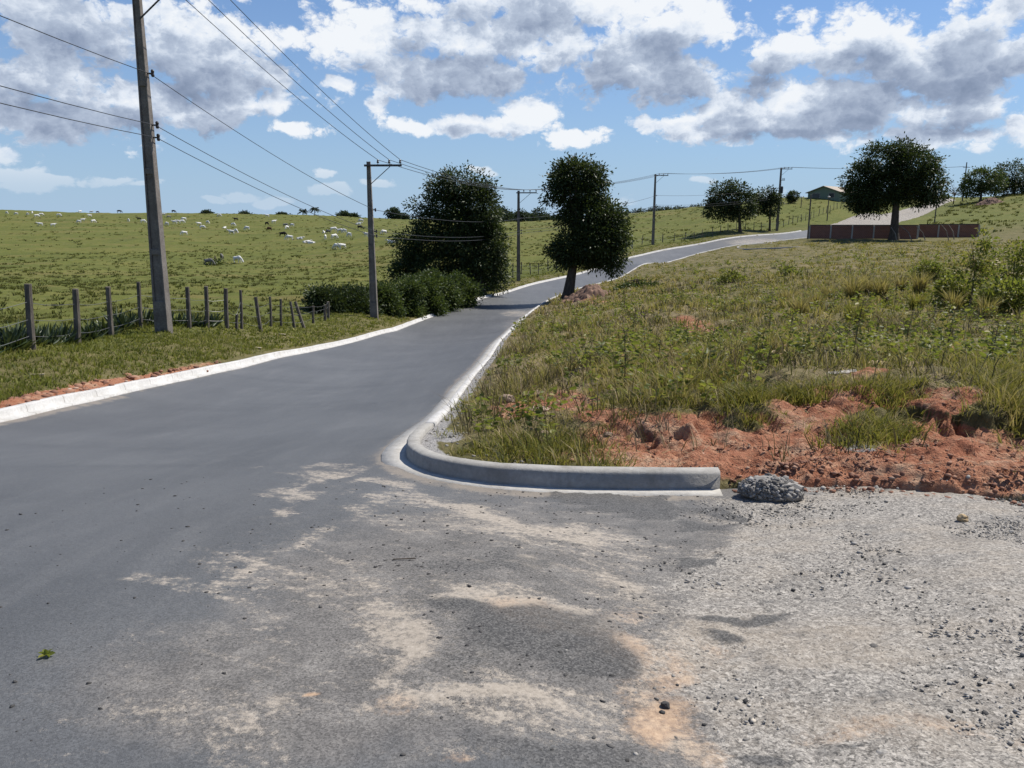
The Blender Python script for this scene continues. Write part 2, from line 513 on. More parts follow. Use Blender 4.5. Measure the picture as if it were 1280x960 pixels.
# ------------------------------------------------------------------ mesh helpers
def mesh_np(name, V, quads=None, tris=None, attrs=None, mat=None, smooth=False, parent=None):
    me = bpy.data.meshes.new(name)
    nq = 0 if quads is None else len(quads)
    nt_ = 0 if tris is None else len(tris)
    idx = np.concatenate([np.asarray(a, np.int32).ravel() for a in (quads, tris) if a is not None and len(a)])
    tot = np.concatenate([np.full(nq, 4, np.int32), np.full(nt_, 3, np.int32)])
    st = np.concatenate([[0], np.cumsum(tot)[:-1]]).astype(np.int32)
    me.vertices.add(len(V))
    me.vertices.foreach_set('co', np.asarray(V, np.float32).ravel())
    me.loops.add(len(idx))
    me.loops.foreach_set('vertex_index', idx)
    me.polygons.add(nq + nt_)
    me.polygons.foreach_set('loop_start', st)
    me.polygons.foreach_set('loop_total', tot)
    if smooth:
        me.polygons.foreach_set('use_smooth', np.ones(nq + nt_, bool))
    for k, a in (attrs or {}).items():
        at = me.attributes.new(k, 'FLOAT', 'POINT')
        at.data.foreach_set('value', np.asarray(a, np.float32))
    me.update(calc_edges=True)
    me.validate()
    o = bpy.data.objects.new(name, me)
    if mat:
        me.materials.append(mat)
    COL.objects.link(o)
    o.parent = parent
    return o


def tag(o, label=None, cat=None, group=None, kind=None):
    if label: o['label'] = label
    if cat: o['category'] = cat
    if group: o['group'] = group
    if kind: o['kind'] = kind
    return o


def empty(name, loc, label, cat, group=None, rz=0.0):
    o = bpy.data.objects.new(name, None)
    o.empty_display_size = 0.3
    o.location = tuple(loc); o.rotation_euler = (0, 0, rz)
    COL.objects.link(o)
    return tag(o, label, cat, group)


def copy_thing(root, loc, rz=None, scale=None, label=None, group=None):
    r = root.copy(); COL.objects.link(r)
    r.location = tuple(loc)
    if rz is not None: r.rotation_euler = (0, 0, rz)
    if scale is not None: r.scale = (scale,) * 3 if np.isscalar(scale) else scale
    if label: r['label'] = label
    if group: r['group'] = group
    for ch in list(root.children):
        c = ch.copy(); COL.objects.link(c); c.parent = r
        for g in ch.children:
            d = g.copy(); COL.objects.link(d); d.parent = c
    return r


class MB:
    """collects simple solids in one mesh"""
    def __init__(self):
        self.bm = bmesh.new()

    def hexa(self, c8):
        v = [self.bm.verts.new(c) for c in c8]
        for f in ((3, 2, 1, 0), (4, 5, 6, 7), (0, 1, 5, 4), (1, 2, 6, 5), (2, 3, 7, 6), (3, 0, 4, 7)):
            self.bm.faces.new([v[i] for i in f])
        return self

    def box(self, x0, x1, y0, y1, z0, z1):
        return self.hexa([(x0, y0, z0), (x1, y0, z0), (x1, y1, z0), (x0, y1, z0), (x0, y0, z1), (x1, y0, z1), (x1, y1, z1), (x0, y1, z1)])

    def tube(self, pts, rad, seg=8, caps=True):
        pts = [Vector(p) for p in pts]
        rads = [rad] * len(pts) if np.isscalar(rad) else rad
        rings = []
        up = Vector((0, 0, 1))
        for i, p in enumerate(pts):
            t = (pts[min(i + 1, len(pts) - 1)] - pts[max(i - 1, 0)]).normalized()
            a = t.cross(up if abs(t.z) < 0.9 else Vector((1, 0, 0))).normalized()
            if i and a.dot(pa) < 0 and abs(t.z) >= .9: a = a
            b = t.cross(a)
            pa = a
            rings.append([self.bm.verts.new(p + (a * math.cos(2 * math.pi * k / seg) + b * math.sin(2 * math.pi * k / seg)) * rads[i]) for k in range(seg)])
        for r0, r1 in zip(rings, rings[1:]):
            for k in range(seg):
                self.bm.faces.new((r0[k], r0[(k + 1) % seg], r1[(k + 1) % seg], r1[k]))
        if caps and seg > 2:
            self.bm.faces.new(rings[0][::-1]); self.bm.faces.new(rings[-1])
        return self

    def build(self, name, mat, parent=None, smooth=False, bevel=0):
        me = bpy.data.meshes.new(name)
        if bevel:
            bmesh.ops.bevel(self.bm, geom=list(self.bm.edges), offset=bevel, segments=1, affect='EDGES')
        bmesh.ops.recalc_face_normals(self.bm, faces=list(self.bm.faces))
        self.bm.to_mesh(me); self.bm.free()
        if smooth:
            for p in me.polygons: p.use_smooth = True
        me.materials.append(mat)
        o = bpy.data.objects.new(name, me)
        COL.objects.link(o); o.parent = parent
        return o


def material(name):
    m = bpy.data.materials.new(name)
    m.use_nodes = True
    m.node_tree.nodes.clear()
    n = NB(m.node_tree)
    out = n.new('ShaderNodeOutputMaterial')
    return m, n, out


def principled(n, out, col, rough=0.8, spec=0.3, bump=None, bump_d=0.01, bump_s=1.0, metal=0.0):
    b = n.new('ShaderNodeBsdfPrincipled')
    n.put(b.inputs['Base Color'], col if not isinstance(col, tuple) or len(col) == 4 else col + (1,))
    n.put(b.inputs['Roughness'], rough)
    b.inputs['Specular IOR Level'].default_value = spec
    b.inputs['Metallic'].default_value = metal
    if bump is not None:
        bn = n.new('ShaderNodeBump'); bn.inputs['Strength'].default_value = bump_s; bn.inputs['Distance'].default_value = bump_d
        n.put(bn.inputs['Height'], bump)
        n.L.new(bn.outputs[0], b.inputs['Normal'])
    n.L.new(b.outputs[0], out.inputs[0])
    return b


# ------------------------------------------------------------------ ground material
def make_land_mat():
    m, n, out = material("land")
    p = n.pos()
    soil, past, grav, dry = n.attr('soil'), n.attr('past'), n.attr('grav'), n.attr('dry')
    nb_ = n.noise(p, 0.06, 4, .6); nm = n.noise(p, 0.9, 5, .6); nf = n.noise(p, 14, 5, .65); ng = n.noise(p, 70, 3, .6)
    green = n.ramp(n.math('ADD', n.math('MULTIPLY', nm, .6), n.math('MULTIPLY', nf, .4)), [(.3, (.052, .050, .018)), (.5, (.105, .095, .036)), (.7, (.19, .155, .08))])
    pas = n.ramp(n.math('ADD', n.math('MULTIPLY', nb_, .55), n.math('MULTIPLY', nm, .45)), [(.32, (.068, .079, .017)), (.5, (.098, .108, .023)), (.68, (.138, .126, .036))])
    trail = n.noise(n.vec('MULTIPLY', p, (.022, .13, .13)), 1.0, 6, .68, .4)
    pas = n.mix(n.math('MULTIPLY', n.sstep(trail, .50, .68), .6), pas, (.15, .118, .045))
    pas = n.mix(n.math('MULTIPLY', n.sstep(trail, .48, .36), .35), pas, (.050, .060, .014))
    pas = n.mix(n.math('MULTIPLY', n.sstep(n.noise(p, 1.6, 4, .6), .52, .7), .55), pas, (.045, .058, .014))
    straw = n.ramp(nf, [(.3, (.10, .075, .04)), (.6, (.24, .19, .11))])
    col = n.mix(past, green, pas)
    col = n.mix(n.math('MULTIPLY', dry, n.sstep(nm, .3, .7)), col, straw)
    red = n.ramp(n.math('ADD', n.math('MULTIPLY', nm, .5), n.math('MULTIPLY', nf, .5)), [(.30, (.135, .050, .028)), (.44, (.25, .100, .056)), (.56, (.34, .165, .098)), (.70, (.44, .30, .20))])
    red = n.mix(n.math('MULTIPLY', n.sstep(n.noise(p, 2.2, 6, .7), .5, .66), .65), red, (.40, .29, .20))
    col = n.mix(n.sstep(n.math('ADD', soil, n.math('MULTIPLY', n.math('SUBTRACT', nf, .5), .5)), .38, .62), col, red)
    gr = n.ramp(ng, [(.3, (.10, .10, .10)), (.5, (.26, .25, .24)), (.7, (.44, .42, .40))])
    col = n.mix(n.sstep(n.math('ADD', grav, n.math('MULTIPLY', n.math('SUBTRACT', nf, .5), .8)), .4, .6), col, gr)
    bm = n.math('ADD', n.math('MULTIPLY', nf, 1.0), n.math('MULTIPLY', ng, .35))
    principled(n, out, col, .95, .15, bm, .05, 1.0)
    return m


M_LAND = make_land_mat()

# polar sheet from under the camera to the horizon
azs = np.concatenate([np.arange(-180, -48, 6.0), np.arange(-48, 48.01, 0.22), np.arange(52, 180, 6.0)])
rs = np.concatenate([np.geomspace(0.35, 4.6, 40)[:-1], np.geomspace(4.6, 14, 420)[:-1], np.geomspace(14, 130, 300)[:-1], np.geomspace(130, 600, 160)[:-1], np.geomspace(600, 6000, 30)])
A, RR = np.meshgrid(np.radians(azs), rs)
LX, LY = RR * np.sin(A), RR * np.cos(A)
LZ, LSD, LH = land(LX.ravel(), LY.ravel())
lx, ly = LX.ravel(), LY.ravel()
na, nr = len(azs), len(rs)
ii = np.arange(nr - 1)[:, None] * na + np.arange(na)[None]
jj = np.arange(nr - 1)[:, None] * na + (np.arange(na)[None] + 1) % na
lq = np.stack([ii, jj, jj + na, ii + na], -1).reshape(-1, 4)
l_soil = soil_amount(lx, ly, LZ, LSD)
clod = (vnoise(lx, ly, 16, 41, 3) - .5) * .075 + (vnoise(lx, ly, 48, 44, 2) - .5) * .035 + (vnoise(lx, ly, 3.2, 42, 3) - .5) * .12 - .05 * sstep(vnoise(lx, ly, 2.4, 43, 3), .56, .70)
LZ = LZ + clod * l_soil * sstep(LSD, .1, .3) * (np.hypot(lx, ly) < 30)
is_left = lx < np.interp(ly, LEFT_LINE[:, 1], LEFT_LINE[:, 0])
l_past = np.where(is_left, sstep(LSD, 1.5, 4.0), 0) * 1.0
l_past = np.maximum(l_past, sstep(ly, 120, 150))
u_, v_, t_ = proj(lx, ly, LZ)
l_grav = np.where((lx > -1.6) & (LSD > 0) & (ly > 6.6), (1 - sstep(LSD, .18, .42)) * (1 - sstep(ly, 45, 60)), 0)
l_grav = np.maximum(l_grav, blobmask(u_, v_, [(640, 575, 60, 10, .4), (1075, 560, 40, 10, .5), (560, 545, 25, 10, .8)]) * (ly > 3) * (LSD > 0))
l_dry = np.where(is_left, 0, vnoise(lx, ly, .35, 31, 3) * .8 + .9 * blobmask(u_, v_, [(740, 440, 190, 100, 1), (1000, 480, 300, 40, .8)])) * (ly < 110)
mesh_np("ground", np.stack([lx, ly, LZ], -1), lq, None, dict(soil=l_soil, past=l_past, grav=l_grav, dry=l_dry), M_LAND, True)['kind'] = 'structure'

# ------------------------------------------------------------------ road, junction apron and gravel track
GRAVEL_PX = [(915, 613), (925, 632), (880, 655), (910, 668), (860, 690), (830, 720), (800, 755), (812, 800), (800, 840), (850, 880), (890, 930), (900, 958)]
gpoly = np.array([hit(*p)[:2] for p in GRAVEL_PX] + [(0.75, 0.4), (0.7, -3), (30, -3), (30, 6), (3, 6.4)])
DUST = [(380, 600, 55, 14, .95), (350, 630, 34, 12, .9), (430, 640, 70, 18, .6), (330, 680, 60, 20, .6), (290, 735, 55, 16, .85), (420, 720, 90, 40, .45), (490, 618, 66, 11, .75),
        (560, 648, 120, 15, .75), (700, 672, 110, 22, 1), (640, 640, 80, 10, .5), (490, 800, 60, 50, .95), (620, 750, 70, 30, .35), (690, 768, 120, 18, .95), (790, 800, 60, 40, .75),
        (560, 860, 130, 22, .7), (660, 890, 200, 26, .6), (300, 800, 80, 25, .35), (210, 880, 90, 30, .35), (60, 950, 90, 14, .55), (400, 870, 80, 30, .4), (830, 850, 50, 40, .9),
        (150, 790, 40, 14, .3), (570, 945, 60, 14, .8), (720, 920, 80, 20, .5), (760, 700, 60, 20, .6), (250, 700, 60, 14, .4)]
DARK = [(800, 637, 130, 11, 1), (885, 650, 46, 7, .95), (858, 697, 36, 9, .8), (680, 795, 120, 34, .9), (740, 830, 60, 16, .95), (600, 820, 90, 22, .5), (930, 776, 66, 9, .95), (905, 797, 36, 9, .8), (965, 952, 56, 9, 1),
        (720, 955, 130, 26, .75), (480, 690, 60, 20, .4), (1130, 905, 60, 8, .5), (1180, 880, 70, 12, .5), (1000, 725, 120, 10, .45), (1150, 700, 120, 8, .35), (860, 870, 50, 10, .35), (620, 705, 150, 14, .55), (940, 745, 90, 10, .4), (1080, 880, 60, 14, .4), (1060, 936, 50, 6, .6)]
ORANGE = [(840, 905, 60, 50, .9), (785, 775, 70, 18, .45), (401, 872, 15, 6, 1.2), (505, 885, 40, 22, .55), (605, 881, 22, 8, .65), (1120, 915, 190, 24, .6), (840, 840, 45, 30, .75), (575, 952, 34, 12, .7),
          (1180, 792, 130, 22, .25), (890, 818, 60, 12, .5), (390, 606, 40, 8, .3), (345, 632, 30, 10, .4), (1000, 860, 100, 12, .3)]
WORN = [(640, 780, 420, 190, 1), (420, 860, 420, 120, .8), (980, 800, 400, 260, 1)]


STREAM_DUST = [([(572, 742), (640, 765), (720, 785), (790, 815), (805, 850), (830, 895), (890, 955)], 22, .95), ([(330, 640), (380, 602), (430, 588)], 12, .95), ([(480, 600), (560, 640), (640, 655), (750, 682)], 17, .85),
               ([(245, 738), (330, 692), (420, 642), (470, 608)], 15, .7), ([(480, 884), (600, 862), (760, 870), (810, 880)], 17, .9), ([(480, 850), (520, 800), (470, 760)], 24, .9), ([(160, 720), (260, 735), (330, 770)], 12, .5),
               ([(60, 905), (200, 880), (330, 900)], 14, .4), ([(640, 690), (720, 720), (800, 735)], 14, .6)]
STREAM_ORANGE = [([(640, 768), (720, 787), (790, 815), (805, 850), (830, 895), (890, 955)], 34, .75), ([(820, 800), (900, 820), (1000, 850)], 10, .35), ([(1000, 925), (1120, 912), (1290, 920)], 20, .6)]
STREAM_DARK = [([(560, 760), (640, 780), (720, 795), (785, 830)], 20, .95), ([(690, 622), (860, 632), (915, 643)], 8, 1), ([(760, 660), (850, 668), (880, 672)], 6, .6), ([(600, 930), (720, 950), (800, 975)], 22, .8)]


def streams(u, v, lst):
    m = np.zeros(np.shape(u))
    for pl, w, st in lst:
        p = np.array(pl, float)
        d = np.full(np.shape(u), 1e9)
        for a, b in zip(p, p[1:]):
            e = b - a
            t = np.clip(((u - a[0]) * e[0] + (v - a[1]) * e[1]) / (e @ e), 0, 1)
            d = np.minimum(d, np.hypot(u - a[0] - t * e[0], (v - a[1] - t * e[1]) * 1.6))
        m = np.maximum(m, (1 - sstep(d / w, .2, 1.8)) * st)
    return m


def surf_attrs(x, y, z):
    u, v, t = proj(x, y, z)
    fr = (y > 0.9)
    # the outline of each stain is torn by noise
    wob = (vnoise(x, y, 2.2, 51, 4) - .5)
    u2 = u + wob * 90; v2 = v + (vnoise(x, y, 3.0, 52, 4) - .5) * 46
    a = {}
    a['dust'] = np.maximum(blobmask(u2, v2, DUST) * .7, streams(u2, v2, STREAM_DUST)) * fr
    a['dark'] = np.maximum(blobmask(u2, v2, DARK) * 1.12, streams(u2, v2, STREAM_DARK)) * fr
    a['orange'] = np.maximum(blobmask(u2, v2, ORANGE) * .85, streams(u2, v2, STREAM_ORANGE) * .75) * fr
    a['worn'] = np.where(fr, blobmask(u2, v2, WORN), 1)
    sd = poly_sd(x, y, gpoly).reshape(np.shape(x))
    sdn = sd + wob * 0.9
    a['gravel'] = 1 - sstep(sdn, -0.45, 0.40)
    return a


def make_road_mat():
    m, n, out = material("asphalt_and_gravel")
    p = n.pos()
    dust, dark, orange, worn, gravel = [n.attr(k) for k in ('dust', 'dark', 'orange', 'worn', 'gravel')]
    along = n.vec('MULTIPLY', p, (1.0, 0.16, 1.0))
    n_big = n.noise(p, 0.35, 4, .55); n_str = n.noise(along, 1.3, 4, .6); n_mid = n.noise(p, 5, 5, .65); n_f = n.noise(p, 38, 4, .7)
    grain = n.noise(p, 260, 2, .7)
    vor = n.voro(p, 150, out='Color')
    vs_ = n.new('ShaderNodeSeparateColor'); n.L.new(vor, vs_.inputs[0])
    speck = vs_.outputs[0]
    base = n.ramp(n.math('ADD', n.math('MULTIPLY', n_big, .5), n.math('MULTIPLY', n_str, .5)), [(.32, (.058, .060, .062)), (.5, (.074, .076, .078)), (.68, (.094, .096, .097))])
    base = n.mix(n.math('MULTIPLY', n.sstep(n.noise(n.vec('MULTIPLY', p, (.22, .75, 1)), .8, 5, .62, .8), .52, .66), .32), base, (.048, .050, .052))
    base = n.mix(n.math('MULTIPLY', n.sstep(n.noise(n.vec('MULTIPLY', p, (1, .06, 1)), 5.5, 4, .6), .5, .7), .30), base, (.105, .105, .104))
    base = n.mix(n.math('MULTIPLY', n.sstep(n.noise(p, 16, 4, .7), .55, .72), .30), base, (.125, .123, .118))
    base = n.mix(n.math('MULTIPLY', n.sstep(n.noise(along, 2.6, 5, .65), .55, .75), .18), base, (.12, .12, .12))
    wornc = n.ramp(n_mid, [(.3, (.080, .075, .069)), (.55, (.118, .110, .101)), (.75, (.175, .163, .147))])
    col = n.mix(n.sstep(n.math('ADD', worn, n.math('MULTIPLY', n.math('SUBTRACT', n_mid, .5), .7)), .25, .8), base, wornc)
    # aggregate showing as light and dark grains
    gr = n.math('ADD', n.math('MULTIPLY', n.math('SUBTRACT', speck, .5), .75), n.math('MULTIPLY', n.math('SUBTRACT', grain, .5), .9))
    gain = n.math('ADD', 1.0, n.math('MULTIPLY', gr, n.math('ADD', .55, n.math('MULTIPLY', worn, .75))))
    col = n.mix(1.0, col, n.vec('SCALE', (1, 1, 1), None) if False else gain, 'MULTIPLY')
    # dust lies in the hollows
    swp = n.vec('MULTIPLY', p, (.75, 1.7, 1.0))
    da = n.vec('DOT_PRODUCT', p, (.76, -.65, 0)); dp_ = n.vec('DOT_PRODUCT', p, (.65, .76, 0))
    cd = n.new('ShaderNodeCombineXYZ'); n.L.new(n.math('MULTIPLY', da, .5), cd.inputs[0]); n.L.new(n.math('MULTIPLY', dp_, 1.9), cd.inputs[1])
    swd = cd.outputs[0]
    n_sw = n.noise(swd, 1.7, 7, .70, .7); n_sw2 = n.noise(swp, 9, 5, .7)
    dm = n.sstep(n.math('ADD', n.math('ADD', n.math('MULTIPLY', dust, .50), n.math('MULTIPLY', worn, .10)), n.math('ADD', n.math('MULTIPLY', n.math('SUBTRACT', n_sw, .5), 1.9), n.math('ADD', n.math('MULTIPLY', n.math('SUBTRACT', n_sw2, .5), 1.1), n.math('ADD', n.math('MULTIPLY', n.math('SUBTRACT', n_f, .5), 1.1), n.math('MULTIPLY', n.math('SUBTRACT', grain, .5), .9))))), .20, .66)
    dm = n.math('MULTIPLY', dm, n.sstep(n.math('ADD', worn, dust), .15, .6))
    dcol = n.ramp(n_f, [(.3, (.24, .205, .16)), (.6, (.37, .32, .26)), (.8, (.47, .42, .355))])
    col = n.mix(n.math('MULTIPLY', dm, .8), col, dcol)
    em = n.sstep(n.math('ADD', n.attr('edge'), n.math('ADD', n.math('MULTIPLY', n.math('SUBTRACT', n_mid, .5), 1.4), n.math('MULTIPLY', n.math('SUBTRACT', n_f, .5), .8))), .55, 1.1)
    col = n.mix(n.math('MULTIPLY', em, .7), col, (.22, .185, .145))
    # stone chippings of the track
    gv1 = n.voro(p, 64, out='Color'); s1 = n.new('ShaderNodeSeparateColor'); n.L.new(gv1, s1.inputs[0])
    gv2 = n.voro(p, 150, out='Color'); s2 = n.new('ShaderNodeSeparateColor'); n.L.new(gv2, s2.inputs[0])
    gmix = n.math('ADD', n.math('MULTIPLY', s1.outputs[0], .35), n.math('ADD', n.math('MULTIPLY', s2.outputs[0], .35), n.math('MULTIPLY', n_f, .3)))
    gcol = n.ramp(gmix, [(.20, (.07, .063, .055)), (.40, (.185, .169, .147)), (.6, (.285, .262, .23)), (.82, (.44, .405, .355))])
    warm = n.sstep(n.noise(swp, 1.1, 6, .65), .42, .66)
    gcol = n.mix(n.math('MULTIPLY', warm, .45), gcol, (.32, .265, .20))
    gcol = n.mix(n.math('MULTIPLY', n.sstep(n.noise(swp, 3.1, 6, .7), .54, .70), .6), gcol, (.095, .088, .08))
    gcol = n.mix(n.math('MULTIPLY', n.sstep(n.noise(p, 75, 2, .5), .60, .68), .75), gcol, (.045, .043, .04))
    gm = n.sstep(n.math('ADD', gravel, n.math('ADD', n.math('MULTIPLY', n.math('SUBTRACT', n_f, .5), .9), n.math('ADD', n.math('MULTIPLY', n.math('SUBTRACT', n_sw2, .5), .9), n.math('MULTIPLY', n.math('SUBTRACT', grain, .5), .8)))), .3, .72)
    col = n.mix(gm, col, gcol)
    om = n.sstep(n.math('ADD', orange, n.math('MULTIPLY', n.math('ADD', n.math('SUBTRACT', n_mid, .5), n.math('SUBTRACT', n_f, .5)), .8)), .3, .95)
    col = n.mix(n.math('MULTIPLY', om, .8), col, n.ramp(n_f, [(.3, (.33, .20, .115)), (.7, (.47, .33, .21))]))
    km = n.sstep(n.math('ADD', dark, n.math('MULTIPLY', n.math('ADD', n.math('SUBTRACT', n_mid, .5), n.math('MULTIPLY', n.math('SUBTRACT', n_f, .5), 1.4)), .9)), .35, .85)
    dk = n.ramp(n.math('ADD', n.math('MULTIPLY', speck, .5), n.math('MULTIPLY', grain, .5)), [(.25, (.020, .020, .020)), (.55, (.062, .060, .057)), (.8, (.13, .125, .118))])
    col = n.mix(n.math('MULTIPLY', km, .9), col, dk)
    bh = n.math('ADD', n.math('MULTIPLY', n_f, n.math('ADD', .25, n.math('MULTIPLY', gravel, 1.0))), n.math('ADD', n.math('MULTIPLY', grain, .22), n.math('MULTIPLY', n.math('MULTIPLY', s1.outputs[0], gravel), .55)))
    principled(n, out, col, n.math('ADD', .58, n.math('MULTIPLY', n.math('MAXIMUM', worn, gravel), .3)), .5, bh, .010, .9)
    return m


M_ROAD = make_road_mat()
gx = np.arange(-9.2, 9.21, 0.03); gy = np.concatenate([np.arange(-3, 1.2, .15), np.arange(1.2, 14.0, 0.03)])
gy[-1] = 14.0
GX, GY = np.meshgrid(gx, gy)
x, y = GX.ravel(), GY.ravel()
hz_ = H(x, y)
at = surf_attrs(x, y, hz_)
keep_sd = poly_sd(x, y, POLY)
at['edge'] = np.exp(-np.abs(np.minimum(keep_sd + .25, 0)) / .16) * (1 - at['gravel']) * (x < 1.6)
relief = at['gravel'] * ((vnoise(x, y, 22, 61, 2) - .5) * .022 + (vnoise(x, y, 1.6, 62, 3) - .5) * .07) + at['dark'] * (vnoise(x, y, 20, 63, 2)) * .012 + at['dust'] * (vnoise(x, y, 2.5, 64, 3)) * .006
edge_fade = 1 - sstep(y, 12.5, 13.8)
zr = hz_ + relief * edge_fade
V = np.stack([x, y, zr], -1)
nx, ny = len(gx), len(gy)
i0 = (np.arange(ny - 1)[:, None] * nx + np.arange(nx - 1)[None]).ravel()
Q = np.stack([i0, i0 + 1, i0 + nx + 1, i0 + nx], -1)
Q = Q[keep_sd[Q].min(1) < 0.10]
gq = at['gravel'][Q].mean(1) > 0.5


def sub(Qs, name):
    u, inv = np.unique(Qs.ravel(), return_inverse=True)
    o = mesh_np(name, V[u], inv.reshape(-1, 4), None, {k: a[u] for k, a in at.items()}, M_ROAD, True)
    o['kind'] = 'structure'
    return o


sub(Q[gq], "gravel_track")
# the road beyond y = 14 as a strip between its two edges
Lf = LEFT_LINE[LEFT_LINE[:, 1] > 14]
k0 = np.argmax(KERB_LINE[:, 1] > 8)
Rr_ = KERB_LINE[k0:]; Rr_ = Rr_[Rr_[:, 1] > 14]


def resample(line, n, start):
    line = np.vstack([start, line])
    s = np.concatenate([[0], np.cumsum(np.linalg.norm(np.diff(line, axis=0), axis=1))])
    t = np.linspace(0, s[-1], n)
    return np.stack([np.interp(t, s, line[:, 0]), np.interp(t, s, line[:, 1])], -1)


xl = np.interp(14, LEFT_LINE[:, 1], LEFT_LINE[:, 0]); xr = np.interp(14, KERB_LINE[k0:, 1], KERB_LINE[k0:, 0])
n_s = 420
sl = resample(Lf, n_s, [(xl, 14.0)]); sr = resample(Rr_, n_s, [(xr, 14.0)])
w_ = np.sort(np.concatenate([np.linspace(0, 1, 19), [.025, .045, .07, .93, .955, .975]]))
S = sl[:, None] * (1 - w_)[None, :, None] + sr[:, None] * w_[None, :, None]
sx, sy = S[..., 0].ravel(), S[..., 1].ravel()
sz = H(sx, sy)
sa = surf_attrs(sx, sy, sz)
for k in ('dust', 'dark', 'orange', 'gravel', 'worn'):
    sa[k] = sa[k] * 0
sa['gravel'] = np.where(sy > 140, 1.5, 0)  # far upper stretch only paled by borrowing the track's gravel colour
# a sandy spill by the second tree and dust along the gutter
us, vs_p, _ = proj(sx, sy, sz)
wid_ = np.repeat(np.linalg.norm(sr - sl, axis=1), 25); ww = np.tile(w_, n_s)
sa['edge'] = np.maximum(np.exp(-np.maximum(ww * wid_ - .12, 0) / .12), np.exp(-np.maximum((1 - ww) * wid_ - .3, 0) / .22))
sa['dust'] = blobmask(us, vs_p, [(648, 392, 26, 5, .9), (640, 415, 16, 30, .5), (600, 480, 20, 30, .5), (950, 303, 50, 6, .9)])
sq0 = (np.arange(n_s - 1)[:, None] * 25 + np.arange(24)[None]).ravel()
SQ = np.stack([sq0, sq0 + 1, sq0 + 26, sq0 + 25], -1)
u0, inv0 = np.unique(Q[~gq].ravel(), return_inverse=True)
nv = len(u0)
RV = np.vstack([V[u0], np.stack([sx, sy, sz], -1)])
RQ = np.vstack([inv0.reshape(-1, 4), SQ + nv])
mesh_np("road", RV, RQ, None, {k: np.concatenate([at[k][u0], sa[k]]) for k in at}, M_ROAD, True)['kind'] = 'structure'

# ------------------------------------------------------------------ kerbs and gutter
def make_concrete(name, c0, c1, c2, stain=(.30, .27, .23), sc=1.0, joints=False):
    m, n, out = material(name)
    p = n.pos()
    nm = n.noise(p, 1.7 * sc, 5, .65); nf = n.noise(p, 22 * sc, 4, .65); ng = n.noise(p, 160, 2, .6)
    col = n.ramp(n.math('ADD', n.math('MULTIPLY', nm, .55), n.math('MULTIPLY', nf, .45)), [(.3, c0), (.5, c1), (.7, c2)])
    col = n.mix(n.math('MULTIPLY', n.sstep(n.noise(p, 3.1 * sc, 5, .7), .52, .72), .55), col, stain)
    if joints:
        sj = n.attr('run')
        fr = n.math('FRACT', n.math('ADD', sj, n.math('MULTIPLY', n.math('SUBTRACT', nf, .5), .03)))
        jl = n.math('LESS_THAN', n.math('ABSOLUTE', n.math('SUBTRACT', fr, .5)), .009)
        col = n.mix(n.math('MULTIPLY', jl, .6), col, (.13, .12, .105))
        col = n.mix(n.math('MULTIPLY', n.sstep(n.noise(p, 7, 5, .75), .58, .72), .5), col, (.20, .165, .125))
    principled(n, out, col, .9, .2, n.math('ADD', nf, n.math('MULTIPLY', ng, .4)), .006, .8)
    return m


M_KERB = make_concrete("lime_washed_concrete", (.33, .32, .30), (.45, .44, .42), (.56, .55, .53), (.30, .27, .23), joints=True)
M_KERB_SHADED = make_concrete("shade_toned_kerb_concrete", (.21, .20, .182), (.29, .278, .255), (.39, .376, .345), (.17, .157, .138))  # darker copy of the kerb concrete; the corner face's shade is in the colour
M_GUTTER = make_concrete("gutter_concrete", (.33, .31, .275), (.43, .41, .37), (.53, .505, .46), (.27, .235, .19))


def sweep(name, line, prof, mat, side=1, zfun=None, attr_noise=True):
    """profile (outward offset, height) swept along a plan line; side = +1 when outward is to the right of travel"""
    line = np.asarray(line)
    t = np.gradient(line, axis=0); t /= np.linalg.norm(t, axis=1)[:, None] + 1e-9
    nrm = np.stack([t[:, 1], -t[:, 0]], -1) * side
    n, k = len(line), len(prof)
    hz = H(line[:, 0], line[:, 1])
    s = np.concatenate([[0], np.cumsum(np.linalg.norm(np.diff(line, axis=0), axis=1))])
    wob = (vnoise(s, s * 0, 1.3, 71, 2) - .5) * 0.025
    V = np.empty((n, k, 3))
    for j, (o, z) in enumerate(prof):
        V[:, j, :2] = line + nrm * (o + wob)[:, None]
        V[:, j, 2] = hz + z + (vnoise(s, s * 0 + 3, .9, 72, 2) - .5) * 0.02 * (z > 0.05)
        seg = np.floor(s - .5)
        V[:, j, 2] += (_hash(seg, seg * 0 + 1, 5) - .5) * .014 * (z > .05)
        V[:, j, :2] += nrm * ((_hash(seg, seg * 0 + 2, 6) - .5) * .012)[:, None]
    q = (np.arange(n - 1)[:, None] * k + np.arange(k - 1)[None]).ravel()
    Q = np.stack([q, q + 1, q + k + 1, q + k], -1)
    Vf = V.reshape(-1, 3)
    caps = []
    o = mesh_np(name, Vf, Q, None, dict(run=np.repeat(s, k)), mat, False)
    bm = bmesh.new(); bm.from_mesh(o.data)
    bm.verts.ensure_lookup_table()
    for off in (0, (n - 1) * k):
        cv = [bm.verts[off + j] for j in range(k)]
        if abs(prof[0][1] - prof[-1][1]) < .02 or True:
            try: bm.faces.new(cv)
            except ValueError: pass
    bmesh.ops.recalc_face_normals(bm, faces=list(bm.faces))
    bm.to_mesh(o.data); bm.free()
    o['kind'] = 'structure'
    return o


